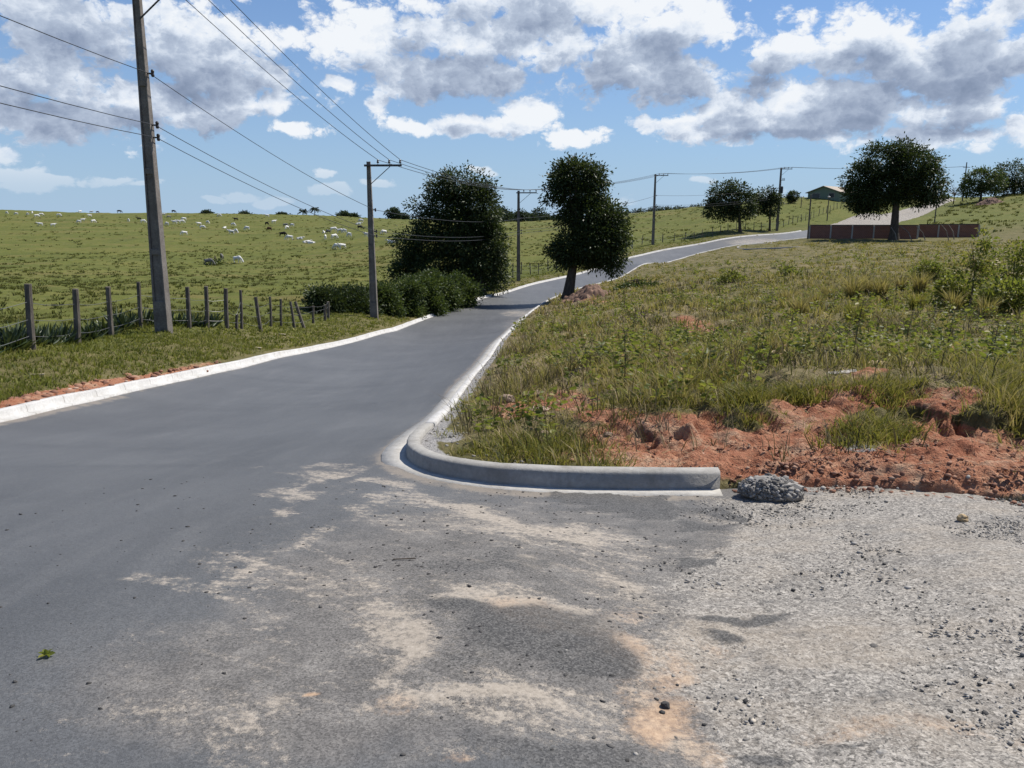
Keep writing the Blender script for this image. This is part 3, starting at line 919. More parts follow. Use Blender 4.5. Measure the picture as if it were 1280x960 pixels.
KPROF = [(0.0, -0.10), (0.012, 0.135), (0.03, 0.155), (0.125, 0.158), (0.14, 0.145), (0.14, -0.10)]
KH = [(o, z) for o, z in KPROF]
lowk = [(0.0, -0.10), (0.015, 0.105), (0.035, 0.125), (0.13, 0.127), (0.145, 0.115), (0.145, -0.10)]
ll = LEFT_LINE[(LEFT_LINE[:, 1] > -6)]
end_l = np.argmax(ll[:, 1] > 137) or len(ll)
sweep("kerb", ll[:end_l], [(-.12, -.05), (-.12, .012), (0.0, .022)] + [(o, z + .02) for o, z in lowk[1:]], M_KERB, -1)
kc = KERB_LINE
end_r = np.argmax(kc[:, 1] > 126) or len(kc)
i_c = int(np.argmax(kc[:, 1] > 8.2))
kerb_r = sweep("kerb", kc[:i_c + 1], KPROF, M_KERB_SHADED, 1)
sweep("kerb", kc[i_c:end_r], KPROF, M_KERB, 1)
_gw = -0.13 - 0.10 * sstep(np.arange(end_r) * 0.25, 1.6, 3.2)
gut = sweep("gutter", kc[:end_r], [(_gw, -.06), (_gw, .012), (-.02, .022), (0.03, .022), (0.03, -.06)], M_GUTTER, 1)

# ------------------------------------------------------------------ foliage helpers
def leaf_mat(name, stops, rough=0.5, spec=0.35, transl=0.3, tcol=(.22, .30, .05)):
    m, n, out = material(name)
    t = n.attr('tint')
    col = n.ramp(t, stops)
    b = n.new('ShaderNodeBsdfPrincipled')
    n.L.new(col, b.inputs['Base Color'])
    b.inputs['Roughness'].default_value = rough
    b.inputs['Specular IOR Level'].default_value = spec
    if transl > 0:
        tr = n.new('ShaderNodeBsdfTranslucent')
        n.L.new(n.mix(.5, col, tcol), tr.inputs[0])
        mx = n.new('ShaderNodeMixShader'); mx.inputs[0].default_value = transl
        n.L.new(b.outputs[0], mx.inputs[1]); n.L.new(tr.outputs[0], mx.inputs[2])
        n.L.new(mx.outputs[0], out.inputs[0])
    else:
        n.L.new(b.outputs[0], out.inputs[0])
    return m


M_MANGO = leaf_mat("dark_mango_leaf", [(0, (.010, .018, .006)), (.5, (.024, .040, .012)), (.85, (.050, .068, .020)), (1, (.085, .095, .032))], .52, .25, .12)
M_BUSH = leaf_mat("bush_leaf", [(0, (.012, .024, .006)), (.5, (.036, .058, .014)), (.8, (.075, .095, .024)), (1, (.14, .15, .045))], .55, .22, .2)
M_FAR = leaf_mat("far_tree_leaf", [(0, (.022, .034, .024)), (.5, (.035, .052, .034)), (1, (.06, .078, .045))], .7, .1, .1)
M_GRASS = leaf_mat("grass_blade", [(0, (.028, .033, .008)), (.3, (.100, .118, .018)), (.55, (.190, .190, .032)), (.78, (.28, .215, .085)), (1, (.42, .335, .185))], .6, .2, .36, (.38, .35, .06))
M_PAST = leaf_mat("pasture_blade", [(0, (.036, .041, .011)), (.5, (.082, .086, .021)), (1, (.145, .125, .045))], .7, .12, .25, (.25, .28, .05))
M_WEED = leaf_mat("weed_leaf", [(0, (.045, .055, .013)), (.45, (.115, .132, .025)), (.75, (.22, .205, .042)), (1, (.32, .18, .07))], .5, .22, .36, (.35, .42, .05))
M_SPIKE = leaf_mat("spiky_leaf", [(0, (.016, .028, .012)), (.6, (.040, .060, .022)), (1, (.10, .12, .06))], .4, .4, .1)


def make_bark(name, c0, c1):
    m, n, out = material(name)
    p = n.objco((1, 1, .25))
    f = n.noise(p, 9, 5, .7)
    principled(n, out, n.ramp(f, [(.3, c0), (.7, c1)]), .95, .1, f, .03, 1)
    return m


M_BARK = make_bark("tree_bark", (.035, .028, .022), (.11, .09, .07))
M_BARK_PALE = make_bark("pale_tree_bark", (.12, .10, .08), (.30, .26, .21))
M_WOOD = make_bark("weathered_fence_wood", (.06, .052, .044), (.19, .165, .135))
M_WIRE, n_, o_ = material("galvanised_wire"); principled(n_, o_, (.16, .16, .16), .5, .5, metal=.6)
M_CABLE, n_, o_ = material("power_cable"); principled(n_, o_, (.035, .037, .042), .6, .3)
M_STEEL, n_, o_ = material("dark_steel"); principled(n_, o_, (.05, .05, .052), .6, .4)
M_PORC, n_, o_ = material("brown_insulator"); principled(n_, o_, (.035, .028, .026), .3, .5)
M_POLE = make_concrete("pole_concrete", (.10, .088, .076), (.165, .147, .13), (.27, .25, .225), (.08, .07, .06))


def unit(v):
    return v / (np.linalg.norm(v, axis=-1, keepdims=True) + 1e-9)


def leaves_mesh(name, base, direc, length, width, tint, mat, parent=None, fold=0.12, six=False):
    """many leaf faces: base points (N,3), directions (N,3)"""
    N = len(base)
    d = unit(direc)
    r = unit(rng.normal(size=(N, 3)))
    s = unit(np.cross(d, r))
    nrm = np.cross(s, d)
    L = np.broadcast_to(np.asarray(length, float), (N,))[:, None]; W = np.broadcast_to(np.asarray(width, float), (N,))[:, None]
    tip = base + d * L
    if not six:
        mid = base + d * L * .5 + nrm * W * fold
        V = np.stack([base, mid + s * W * .5, tip, mid - s * W * .5], 1).reshape(-1, 3)
        q = (np.arange(N) * 4)[:, None] + np.arange(4)[None]
        return mesh_np(name, V, q, None, dict(tint=np.repeat(tint, 4)), mat, False, parent)
    m1 = base + d * L * .3 + nrm * W * fold; m2 = base + d * L * .68 + nrm * W * fold
    V = np.stack([base, m1 + s * W * .5, m2 + s * W * .42, tip, m2 - s * W * .42, m1 - s * W * .5], 1).reshape(-1, 3)
    i = (np.arange(N) * 6)[:, None]
    q = np.concatenate([i + np.array([[0, 1, 2, 3]]), i + np.array([[0, 3, 4, 5]])])
    return mesh_np(name, V, q, None, dict(tint=np.repeat(tint, 6)), mat, False, parent)


def crown_points(lobes, n_clump, per, clump_r, shell=0.55):
    """leaf positions: clumps near the surface of ellipsoid lobes (x, y, z, rx, ry, rz), a few inside"""
    lob = np.array(lobes, float)
    wgt = (lob[:, 3] * lob[:, 5]) ** 1.0
    idx = rng.choice(len(lob), n_clump, p=wgt / wgt.sum())
    dd = unit(rng.normal(size=(n_clump, 3)))
    rad = rng.uniform(shell, 1.0, n_clump) ** .7
    rad = rad * (1 + .10 * rng.normal(size=n_clump).clip(-1.5, 1.5))
    c = lob[idx, :3] + dd * rad[:, None] * lob[idx, 3:]
    ct = rng.uniform(0, 1, n_clump)
    k = rng.poisson(per, n_clump) + 2
    rep = np.repeat(np.arange(n_clump), k)
    off = rng.normal(size=(len(rep), 3)) * clump_r * np.array([.5, .5, .36])
    pos = c[rep] + off
    out = unit(dd[rep] * .6 + unit(off) * .8 + np.array([0, 0, -.25]) + rng.normal(size=(len(rep), 3)) * .45)
    tint = np.clip(ct[rep] * .55 + rng.uniform(0, .45, len(rep)), 0, 1)
    return pos, out, tint, c


def limb_mesh(name, trunk_top, base_r, top_r, targets, mat, parent, lean=(0, 0), flare=1.35):
    mb = MB()
    tt = Vector(trunk_top)
    mid = tt * .5 + Vector((lean[0], lean[1], 0))
    mb.tube([(0, 0, -.35), (0, 0, 0.05), mid * .35, mid, tt], [base_r * flare * 1.1, base_r * flare, base_r, (base_r + top_r) / 2, top_r], 12)
    for tg in targets:
        tg = Vector(tg)
        st = mid.lerp(tt, random.uniform(.55, 1.0))
        m1 = st.lerp(tg, .5) + Vector((random.uniform(-.3, .3), random.uniform(-.3, .3), random.uniform(0, .5)))
        mb.tube([st, m1, tg], [top_r * .62, top_r * .35, top_r * .1], 7)
    return mb.build(name, mat, parent, True)


def tree(name, px_base, t, lobes_px, label, trunk_h_px, r_base, n_clump, per, clump_r, leaf, mat, bark=None, group=None, depth=1.0, trunk=True, cat='tree', crown='crown', dn=.8, wid=.42, z_off=-.05):
    """lobes are given as pixel ellipses of the photograph and turned into metres at depth t"""
    u0, v0 = px_base
    p = P(u0, v0, t)
    zb = gz(p[0], p[1]) + z_off
    root = empty(name, (p[0], p[1], zb), label, cat, group)
    s = t / F
    yaw = math.atan2(p[0], p[1])
    cyw, syw = math.cos(yaw), math.sin(yaw)
    lob = []
    base_v = v0 + (p[2] - zb) / s
    for l in lobes_px:
        u, v, ru, rv = l[:4]
        dy = l[4] if len(l) > 4 else random.uniform(-.25, .25) * ru * s
        x, z = (u - u0) * s, (base_v - v) * s
        rx, rz = ru * s, rv * s
        lob.append((x * cyw + dy * syw, -x * syw + dy * cyw, z, rx, (rx + rz) / 2 * depth * dn + .0, rz))
    pos, out, tint, c = crown_points(lob, int(n_clump * 1.5), per * 1.3, clump_r * .78)
    leaf = leaf * .80
    N = len(pos)
    ln = leaf * rng.uniform(.7, 1.3, N)
    leaves_mesh(crown, pos, out, ln, ln * wid, tint, mat, root)
    if trunk:
        th = trunk_h_px * s
        big = sorted(lob, key=lambda q: -q[3] * q[5])[:7]
        tx = sum(b[0] for b in big) / len(big) * .35
        limb_mesh('trunk', (tx, 0, th), r_base, r_base * .62, [(b[0], b[1], b[2]) for b in big] + [tuple(q) for q in c[rng.choice(len(c), min(14, len(c)))]], bark or M_BARK, root)
    return root


# ------------------------------------------------------------------ the roadside trees
tree('mango_tree', (601, 368), 68,
     [(575, 230, 22, 14), (553, 236, 13, 15), (597, 240, 18, 18), (558, 262, 22, 22), (600, 266, 24, 28), (578, 280, 30, 34), (541, 285, 18, 18), (523, 264, 9, 9), (590, 308, 36, 32), (512, 302, 13, 16), (530, 310, 20, 22), (613, 306, 19, 28), (509, 332, 15, 16), (545, 335, 28, 24), (592, 338, 34, 22), (619, 338, 13, 18), (503, 346, 10, 8), (622, 354, 10, 8)],
     'broad dense dark mango tree on the pasture side of the road bend', 70, .40, 520, 46, .95, .34, M_MANGO)
tree('mango_tree', (709, 374), 62,
     [(716, 223, 27, 18), (741, 226, 12, 14), (697, 234, 15, 13), (687, 248, 7, 8), (722, 246, 27, 20), (735, 272, 31, 23), (757, 280, 21, 23), (773, 297, 9, 14), (744, 301, 31, 23), (717, 311, 23, 20), (695, 316, 8, 10), (758, 319, 18, 15), (736, 326, 19, 8), (764, 336, 6, 8), (704, 329, 8, 8), (703, 278, 7, 9)],
     'tall narrow dark mango tree standing alone on the kerb, casting its shadow on the asphalt', 62, .46, 460, 44, .85, .32, M_MANGO)
tree('spreading_tree', (1117, 300), 116,
     [(1098, 206, 28, 22), (1132, 212, 28, 22), (1076, 226, 21, 21), (1146, 232, 22, 19), (1110, 234, 36, 21), (1090, 254, 16, 16), (1074, 244, 18, 15), (1154, 246, 13, 10), (1132, 246, 24, 11), (1116, 192, 18, 10), (1072, 256, 13, 9)],
     'large round crowned tree in front of the brick wall', 62, .62, 520, 34, 1.35, .50, M_MANGO)
tree('round_tree', (925, 291), 129,
     [(905, 245, 20, 16), (915, 238, 14, 9), (925, 258, 16, 16), (895, 262, 13, 13), (915, 265, 18, 11), (934, 256, 8, 14)],
     'round dark tree left of two that stand together beside the far road', 34, .26, 150, 30, 1.0, .50, M_MANGO)
tree('round_tree', (962, 289), 133,
     [(955, 248, 14, 12), (962, 258, 12, 14), (945, 256, 10, 12), (968, 248, 7, 9)],
     'smaller tree with a slim bare trunk next to the transformer pole', 34, .18, 80, 26, .9, .48, M_MANGO)
tree('grey_green_tree', (1226, 247), 182, [(1222, 226, 18, 14), (1215, 236, 14, 10), (1238, 230, 12, 16)],
     'grey green leafy tree on the right hand rise beside the darker tree', 14, .3, 120, 26, 1.2, .6, M_BUSH)
tree('dark_hill_tree', (1266, 247), 186, [(1262, 222, 24, 17), (1250, 232, 14, 14), (1285, 226, 22, 20), (1300, 232, 20, 16), (1270, 236, 30, 8)],
     'dark wide tree at the right edge on the rise', 14, .34, 180, 26, 1.3, .6, M_MANGO)
tree('small_round_tree', (991, 254), 172, [(991, 246, 6, 6), (989, 250, 4, 3)], 'tiny round dark tree left of the pale roofed house on the hill', 6, .12, 30, 20, .6, .5, M_MANGO)

# the thin leafless tree beside the upper road
def bare_tree():
    p = P(1192, 250, 188); zb = gz(p[0], p[1])
    r = empty('bare_tree', (p[0], p[1], zb), 'thin leafless tree spreading its twigs beside the upper road', 'tree')
    mb = MB(); mb.tube([(0, 0, -.2), (.1, 0, 1.5), (-.1, 0, 2.6)], [.14, .11, .08], 7)
    mb.build('trunk', M_BARK, r, True)
    mb = MB()
    for k in range(16):
        a = random.uniform(0, 6.28); h = random.uniform(1.8, 2.6); L = random.uniform(2, 3.6)
        e = Vector((math.cos(a) * L, math.sin(a) * L, h + random.uniform(.8, 3)))
        m_ = Vector((e.x * .5, e.y * .5, h + (e.z - h) * .65))
        mb.tube([(-.05, 0, h), m_, e], [.06, .045, .02], 5)
        for q in range(3):
            f = m_.lerp(e, random.random()); mb.tube([f, f + Vector((random.uniform(-.8, .8), random.uniform(-.8, .8), random.uniform(0, .8)))], [.03, .012], 4)
    mb.build('twigs', M_BARK_PALE, r)


bare_tree()

# ------------------------------------------------------------------ roadside bushes
BUSHES = [
    ((416, 404), 45, [(420, 380, 20, 16), (405, 366, 12, 8), (430, 388, 16, 12)], 'dark thorny bush leaning over the fence left of the second pole', M_MANGO),
    ((444, 402), 46, [(440, 372, 18, 20), (452, 384, 16, 18), (434, 394, 16, 9)], 'dense dark bush right behind the foot of the second pole', M_MANGO),
    ((472, 402), 48, [(474, 374, 16, 20), (466, 388, 18, 14), (482, 362, 10, 10)], 'upright green bush just right of the second pole', M_BUSH),
    ((497, 398), 50, [(496, 370, 20, 20), (506, 384, 18, 14), (488, 386, 14, 12)], 'second bush right of the second pole, with ragged outline', M_BUSH),
    ((523, 393), 53, [(522, 364, 22, 20), (534, 376, 18, 16), (512, 378, 16, 14)], 'tallest green bush in the hedge left of the broad mango tree', M_BUSH),
    ((548, 387), 56, [(546, 358, 20, 18), (554, 370, 18, 14), (536, 366, 12, 12)], 'green bush at the edge of the shade of the broad mango tree', M_BUSH),
    ((570, 381), 59, [(568, 360, 16, 16), (578, 368, 12, 11), (558, 366, 12, 10)], 'last green bush of the hedge, under the broad mango tree', M_BUSH),
    ((592, 356), 72, [(604, 352, 12, 10), (582, 350, 12, 12)], 'low dark bush at the trunk of the broad mango tree', M_MANGO),
    ((795, 366), 62, [(797, 364, 18, 4), (812, 365, 16, 4), (784, 366, 10, 3)], 'low dark green shrub on the plot right of the narrow mango tree', M_BUSH),
    ((272, 338), 140, [(270, 333, 7, 3), (266, 335, 4, 2)], 'scrubby grey bush in the pasture among the three nearest cattle', M_BUSH),
]
for pb, t, lob, lab, mt in BUSHES:
    if t < 60:
        lob = [(l[0], l[1] + 7, l[2], l[3] * .86) for l in lob]
    if t < 61:
        lob = lob + [(lob[0][0] + random.uniform(-24, 24), lob[0][1] + random.uniform(-16, 10), random.uniform(4, 9), random.uniform(4, 9)) for _ in range(6)]
    tree('bush', pb, t, lob, lab, 12, .07, int(90 + 25 * len(lob)) if t < 100 else 26, 34 if t < 100 else 14, .72 * t / 50, .17 * t / 50 + .04, mt, group='roadside bushes', cat='bush', crown='foliage', dn=1.0, wid=.5)

# ------------------------------------------------------------------ skyline trees
FAR_W = [  # u, crown top v, half width, label
    (586, 263, 7, 'w'), (597, 262, 6, 'w'), (606, 266, 7, 'w'), (617, 262, 9, 'w'), (630, 262, 8, 'w'), (641, 268, 6, 'w'), (651, 264, 7, 'w'), (662, 268, 8, 'w'), (674, 263, 8, 'w'), (686, 271, 8, 'w'), (697, 271, 6, 'w'),
    (572, 268, 7, 'w'), (560, 270, 7, 'w')]
ORD = ['first', 'second', 'third', 'fourth', 'fifth', 'sixth', 'seventh', 'eighth', 'ninth', 'tenth', 'eleventh', 'twelfth', 'thirteenth', 'fourteenth', 'fifteenth', 'sixteenth', 'seventeenth', 'eighteenth', 'nineteenth', 'twentieth']
FAR_W.sort()
for i, (u, vt, hw, _) in enumerate(FAR_W):
    t = 330 + 18 * math.sin(i * 2.1)
    tree('distant_tree', (u, 282), t, [(u, vt + 6, hw, 6), (u + 2, vt + 10, hw + 1, 6), (u - 2, vt + 3, hw * .5, 4)],
         ORD[i] + ' from the left in the wooded row behind the third pole', 8, .2, 46, 16, 1.5, 1.1, M_FAR, group='wooded row on the skyline behind the third pole')
EUC = [786, 795, 803, 812, 822, 829, 835, 842, 848, 855, 864, 874]
for i, u in enumerate(EUC):
    vt = 264 - (u - 786) * .06 + random.uniform(-1.5, 1)
    t = 300 + random.uniform(-12, 12)
    tree('slender_tree', (u, 279), t, [(u, vt + 2.5, 3.4, 3), (u + 1, vt + 6, 3.0, 4), (u - 1, vt + 10, 2.2, 4)],
         ORD[i] + ' from left of the slender skyline trees right of the narrow mango', 12, .1, 22, 12, 1.0, .9, M_FAR, group='slender trees on the skyline')
for u, vt, hw, hh, lab in [(305, 267, 6, 1.5, 'low dark clump of bush on the skyline above the horse side of the herd'), (429, 266.5, 7, 3, 'dark low domed tree on the skyline left of the second pole'), (258, 265.5, 6, 1.5, 'low bush on the skyline right of the tall nearest pole'),
                            (491, 262.5, 7, 5, 'flat topped tree on the skyline right of the second pole'), (503, 269, 7, 4, 'bushy far tree touching the left edge of the broad mango tree'), (352, 268, 5, 1.3, 'small far bush on the skyline left of the two palms'), (441, 269.5, 5, 1.5, 'small far bush right beside the dark domed tree on the skyline')]:
    t = 400 if u < 460 else 345
    x, y = P(u, 270, t)[:2]
    tree('skyline_tree', (u, 271 if u < 460 else 274), t, [(u, vt + hh, hw, hh), (u + 2, vt + hh * .9, hw * .6, hh)], lab, 4, .25, 40, 16, 1.6, 1.3, M_FAR)


def palm(u, v, t, h, lab):
    x, y = P(u, v, t)[:2]; z = gz(x, y)
    r = empty('palm_tree', (x, y, z), lab, 'palm')
    mb = MB(); mb.tube([(0, 0, -.2), (.05, 0, h * .5), (0, 0, h)], [.22, .17, .15], 7); mb.build('trunk', M_BARK, r, True)
    base = []; dr = []
    for k in range(26):
        a = k / 26 * 6.283 + random.uniform(-.1, .1); el_ = random.uniform(-.3, 1.1); L = random.uniform(2.2, 3.2)
        for s_ in range(10):
            f = s_ / 10
            p = np.array([math.cos(a) * math.cos(el_) * L * f, math.sin(a) * math.cos(el_) * L * f, h + math.sin(el_) * L * f - 1.3 * f * f])
            base.append(p); dr.append([math.cos(a + .5), math.sin(a + .5), -.6]); base.append(p); dr.append([math.cos(a - .5), math.sin(a - .5), -.6])
    base = np.array(base); N = len(base)
    leaves_mesh('fronds', base, np.array(dr), .8, .3, rng.uniform(0, .6, N), M_FAR, r)


palm(393.5, 269, 385, 3.0, 'larger of two small palms on the skyline')
palm(378.5, 269, 390, 1.9, 'smaller of two small palms on the skyline')

# ------------------------------------------------------------------ utility poles and their lines
def pole_thing(u, v, t, h, label, big=False, transformer=False, lean=0.0, base_w=.40, dp=.26, top_w=.20, arm=1.95, yaw=0.0, tilt=0.0, group='concrete utility poles along the pasture side'):
    x, y = P(u, v, t)[:2]; z = gz(x, y)
    r = empty('utility_pole', (x, y, z), label, 'utility pole', group, yaw)
    r.rotation_euler = (0, tilt, yaw)
    mb = MB()
    # double-T concrete shaft: two flanges joined by a recessed web
    def frus(x0, x1, y0, y1, z0, z1, k):
        mb.hexa([(x0, y0, z0), (x1, y0, z0), (x1, y1, z0), (x0, y1, z0), (x0 * k, y0 * k, z1), (x1 * k, y0 * k, z1), (x1 * k, y1 * k, z1), (x0 * k, y1 * k, z1)])
    w, d, k = base_w / 2, dp / 2, top_w / base_w
    fl = w * .30
    frus(-w, -w + fl, -d, d, -.6, h, k); frus(w - fl, w, -d, d, -.6, h, k)
    frus(-w + fl + .002, w - fl - .002, -d * .62, d * .62, -.6, h - .005, k)
    for zz in (.0, .23, .46, .7, .93):
        kk = 1 - (1 - k) * zz
        mb.box((-w + fl + .004) * kk, (w - fl - .004) * kk, -d * kk * .97, d * kk * .97, h * zz, h * zz + (.9 if zz == 0 else .16))
    mb.build('shaft', M_POLE, r, bevel=.008 if big else 0)
    tw = top_w / 2
    za = h - .22
    mb = MB(); mb.box(-tw - .12, arm - .1, -d * k - .105, -d * k - .005, za - .05, za + .06); mb.build('crossarm', M_STEEL, r, bevel=.006)
    mb = MB(); mb.tube([(tw + .01, -d * k - .05, za - .98), (arm * .62, -d * k - .05, za - .05)], .022, 6); mb.build('brace', M_STEEL, r)
    att = []
    for f in (.36, .68, .99):
        ax = -tw + (arm - .1 + tw) * f - .06
        mb = MB(); zz = za + .06; yy = -d * k - .055
        mb.tube([(ax, yy, zz), (ax, yy, zz + .07), (ax, yy, zz + .075), (ax, yy, zz + .14), (ax, yy, zz + .145), (ax, yy, zz + .2), (ax, yy, zz + .22), (ax, yy, zz + .27)], [.018, .018, .07, .06, .05, .055, .035, .03], 10)
        mb.build('insulator', M_PORC, r, True)
        att.append(Vector((x, y, z)) + Vector((ax, yy, zz + .24)))
    low = []
    for hh in (.735, .596, .562) if big else (.70, .565, .535):
        kk = 1 - (1 - k) * hh
        mb = MB(); ax = w * kk
        mb.box(ax + .002, ax + .16, -.02, .02, h * hh - .02, h * hh + .02)
        mb.tube([(ax + .15, 0, h * hh - .09), (ax + .15, 0, h * hh - .05), (ax + .15, 0, h * hh), (ax + .15, 0, h * hh + .06), (ax + .15, 0, h * hh + .1)], [.03, .05, .035, .05, .03], 8)
        mb.build('line_bracket', M_PORC, r)
        low.append(Vector((x, y, z)) + Vector((ax + .15, 0, h * hh)))
    if transformer:
        mb = MB(); mb.tube([(.34, -.1, h * .60), (.34, -.1, h * .61), (.34, -.1, h * .70), (.34, -.1, h * .71)], [.16, .2, .2, .12], 12); mb.build('transformer', M_STEEL, r)
        mb = MB(); mb.box(.1, .7, -.16, -.06, h * .8, h * .8 + .07)
        for q in (.3, .5, .66):
            mb.tube([(q, -.11, h * .8 + .07), (q, -.11, h * .8 + .4)], .04, 6)
        mb.build('fuse_bracket', M_STEEL, r)
        mb = MB(); mb.tube([(.1, -.05, h * .53), (.6, -.3, h * .545), (1.2, -.5, h * .56)], .03, 6); mb.box(1.15, 1.6, -.6, -.45, h * .555, h * .575); mb.build('street_light', M_STEEL, r)
        mb = MB(); mb.box(-.26, -.13, -.16, .12, h * .14, h * .2); mb.build('meter_box', M_STEEL, r)
    return att, low


GP = 'concrete utility poles along the pasture side'
POLES = [pole_thing(205.5, 420, 22.5, 9.65, 'nearest and tallest concrete pole, cut off by the top of the photo, at left', True, base_w=.42, dp=.30, top_w=.19, arm=2.05, yaw=-.10, tilt=.014),
         pole_thing(468, 400, 44, 8.62, 'second concrete pole with crossarm, rising from the bushes by the road', base_w=.44, dp=.30, top_w=.20, yaw=-.05),
         pole_thing(648, 353, 80, 9.1, 'third concrete pole, between the two dark mango trees', base_w=.40, dp=.3, top_w=.24),
         pole_thing(816, 307, 114, 10.1, 'fourth concrete pole, alone on the verge right of the narrow mango tree', base_w=.42, dp=.3, top_w=.24),
         pole_thing(971, 290, 134, 10.6, 'fifth pole carrying a transformer and a street light, beside the two round trees', transformer=True, base_w=.42, dp=.3, top_w=.26)]


def line(name, pts, sag, label, group, rad=.013):
    mb = MB(); path = []
    for i, (a, b) in enumerate(zip(pts, pts[1:])):
        n = 14
        for k in range(n if i < len(pts) - 2 else n + 1):
            f = k / n
            p = Vector(a).lerp(Vector(b), f); p.z -= sag * 4 * f * (1 - f) * min(1, ((Vector(b) - Vector(a)).length / 30) ** 2)
            path.append(p)
    mb.tube(path, [rad * max(.8, min(1.5, (p.length / 40))) for p in path], 6)
    return tag(mb.build(name, M_CABLE), label, 'power line', group)


end_pole_xy = P(1203, 250, 196)
EZ = gz(end_pole_xy[0], end_pole_xy[1])
names_top = ['innermost of three thin wires on the crossarm insulators, nearest the poles', 'middle one of three thin wires strung over the crossarm insulators', 'outermost of three thin wires strung over the tips of the crossarms']
for k in range(3):
    pl = [Vector(p[0][k]) for p in POLES]
    start = pl[0] + Vector((.6, -34, 1.6))
    line('power_line', [start] + pl + [Vector((end_pole_xy[0] - .5 + .5 * k, end_pole_xy[1], EZ + 8.6))], .45, names_top[k], 'upper power lines')
names_low = ['highest of three side wires running low down the left poles', 'middle of three side wires on the left poles, just above the lowest', 'lowest of three side wires running down the left poles']
for k in range(3):
    pl = [Vector(p[1][k]) for p in POLES]
    start = pl[0] + Vector((-.4, -30, 1.5))
    line('power_line', [start] + pl[:5], .5, names_low[k], 'lower side wires', .012)

# a plain wooden pole with a short cross on the rise
r = empty('wooden_pole', (end_pole_xy[0], end_pole_xy[1], EZ), 'far pole with a small cross arm on the right hand rise beside the upper road', 'utility pole')
MB().tube([(0, 0, -.3), (0, 0, 9.6)], [.17, .12], 8).build('shaft', M_WOOD, r)
MB().box(-.9, .9, -.2, -.13, 8.3, 8.42).build('crossarm', M_WOOD, r)


def post_thing(name, u, v, t, h, rad, label, lamp=False):
    x, y = P(u, v, t)[:2]; z = gz(x, y)
    r = empty(name, (x, y, z), label, 'post')
    MB().tube([(0, 0, -.3), (0, 0, h)], [rad, rad * .8], 8).build('shaft', M_WOOD, r)
    if lamp:
        mb = MB(); mb.tube([(0, 0, h + .003), (0, 0, h + .1), (0, 0, h + .22), (0, 0, h + .32)], [.1, .3, .28, .08], 10)
        mb.build('cap', M_KERB, r, True)
    else:
        mb = MB(); mb.tube([(0, 0, h + .003), (0, 0, h + .06)], [rad * .95, rad * .5], 8); mb.build('cap', M_WOOD, r)


post_thing('thin_pole', 1009.5, 299, 119, 6.6, .13, 'tall bare dark pole at the left end of the brick wall')
post_thing('capped_post', 1033.5, 279, 150, 4.4, .11, 'dark post with a white cap behind the brick wall', True)
post_thing('capped_post', 1001, 262, 165, 2.0, .09, 'short white capped post on the hill below the house', True)
post_thing('thin_pole', 1168, 279, 146, 3.8, .12, 'dark post right of the spreading tree, on the slope behind the wall')

# ------------------------------------------------------------------ wire fences
def fence(name, posts, label, group=None, wires=(.35, .7, 1.05), rad=.055, wrad=.006):
    """posts: (x, y, height, lean x, lean y); the wires are stapled to the posts"""
    x0, y0 = posts[0][:2]
    z0 = gz(x0, y0)
    root = empty(name, (x0, y0, z0), label, 'fence', group)
    ends = []
    for (x, y, h, lx_, ly_) in posts:
        z = gz(x, y)
        b = Vector((x - x0, y - y0, z - z0)); tp = b + Vector((lx_, ly_, h))
        mid = b.lerp(tp, .5) + Vector((random.uniform(-.015, .015), random.uniform(-.015, .015), 0))
        rr = rad * random.uniform(.8, 1.2)
        mb = MB(); mb.tube([b.lerp(tp, -.2), b, mid, tp], [rr * 1.05, rr, rr * .95, rr * .88], 8)
        mb.build('post', M_WOOD, root)
        ends.append((b, tp, h))
    for w in wires:
        mb = MB(); path = []
        for (b, tp, h), nx_ in zip(ends, ends[1:] + [None]):
            p = b.lerp(tp, min(w / h, .97)) + Vector((0, -rad * 1.05, 0))
            path.append(p)
            if nx_:
                q = nx_[0].lerp(nx_[1], min(w / nx_[2], .97)) + Vector((0, -rad * 1.05, 0))
                for f in (.33, .67):
                    r = p.lerp(q, f); r.z -= .02 + random.uniform(0, .03); path.append(r)
        mb.tube(path, wrad, 5)
        mb.build('wire', M_WIRE, root)
    return root


LP = [(-60, 458, 13.4, 95, -3), (41, 443, 16, 81, -5), (98, 437, 19, 68, -2), (140, 427, 21, 63, -3), (177, 416, 23, 57, -3), (237, 414, 25, 52, -3), (259.5, 414, 26.5, 52, -1), (284, 414, 27, 49, -1),
      (296, 414, 27.5, 20, 0), (302.5, 414, 28, 49, -1), (326, 413, 29, 45, -7), (339, 411, 33, 37, -1), (351.5, 411, 34, 36, 0), (368, 411, 35, 33, -5), (380, 411, 35.5, 33, -11), (392, 411, 38, 22, 0), (407, 409, 40, 20, 0), (411, 409, 41, 21, 0)]
pp = []
for u, v, t, hp, lp in LP:
    q = P(u, v, t)
    lp = lp + (640 - u) / 5000 * hp
    pp.append((q[0], q[1], hp * t / F, lp * t / F, random.uniform(-.05, .05)))
fence('wire_fence', pp, 'wire fence of crooked weathered posts along the near left verge', wires=(.28, .62, .98), rad=.07)
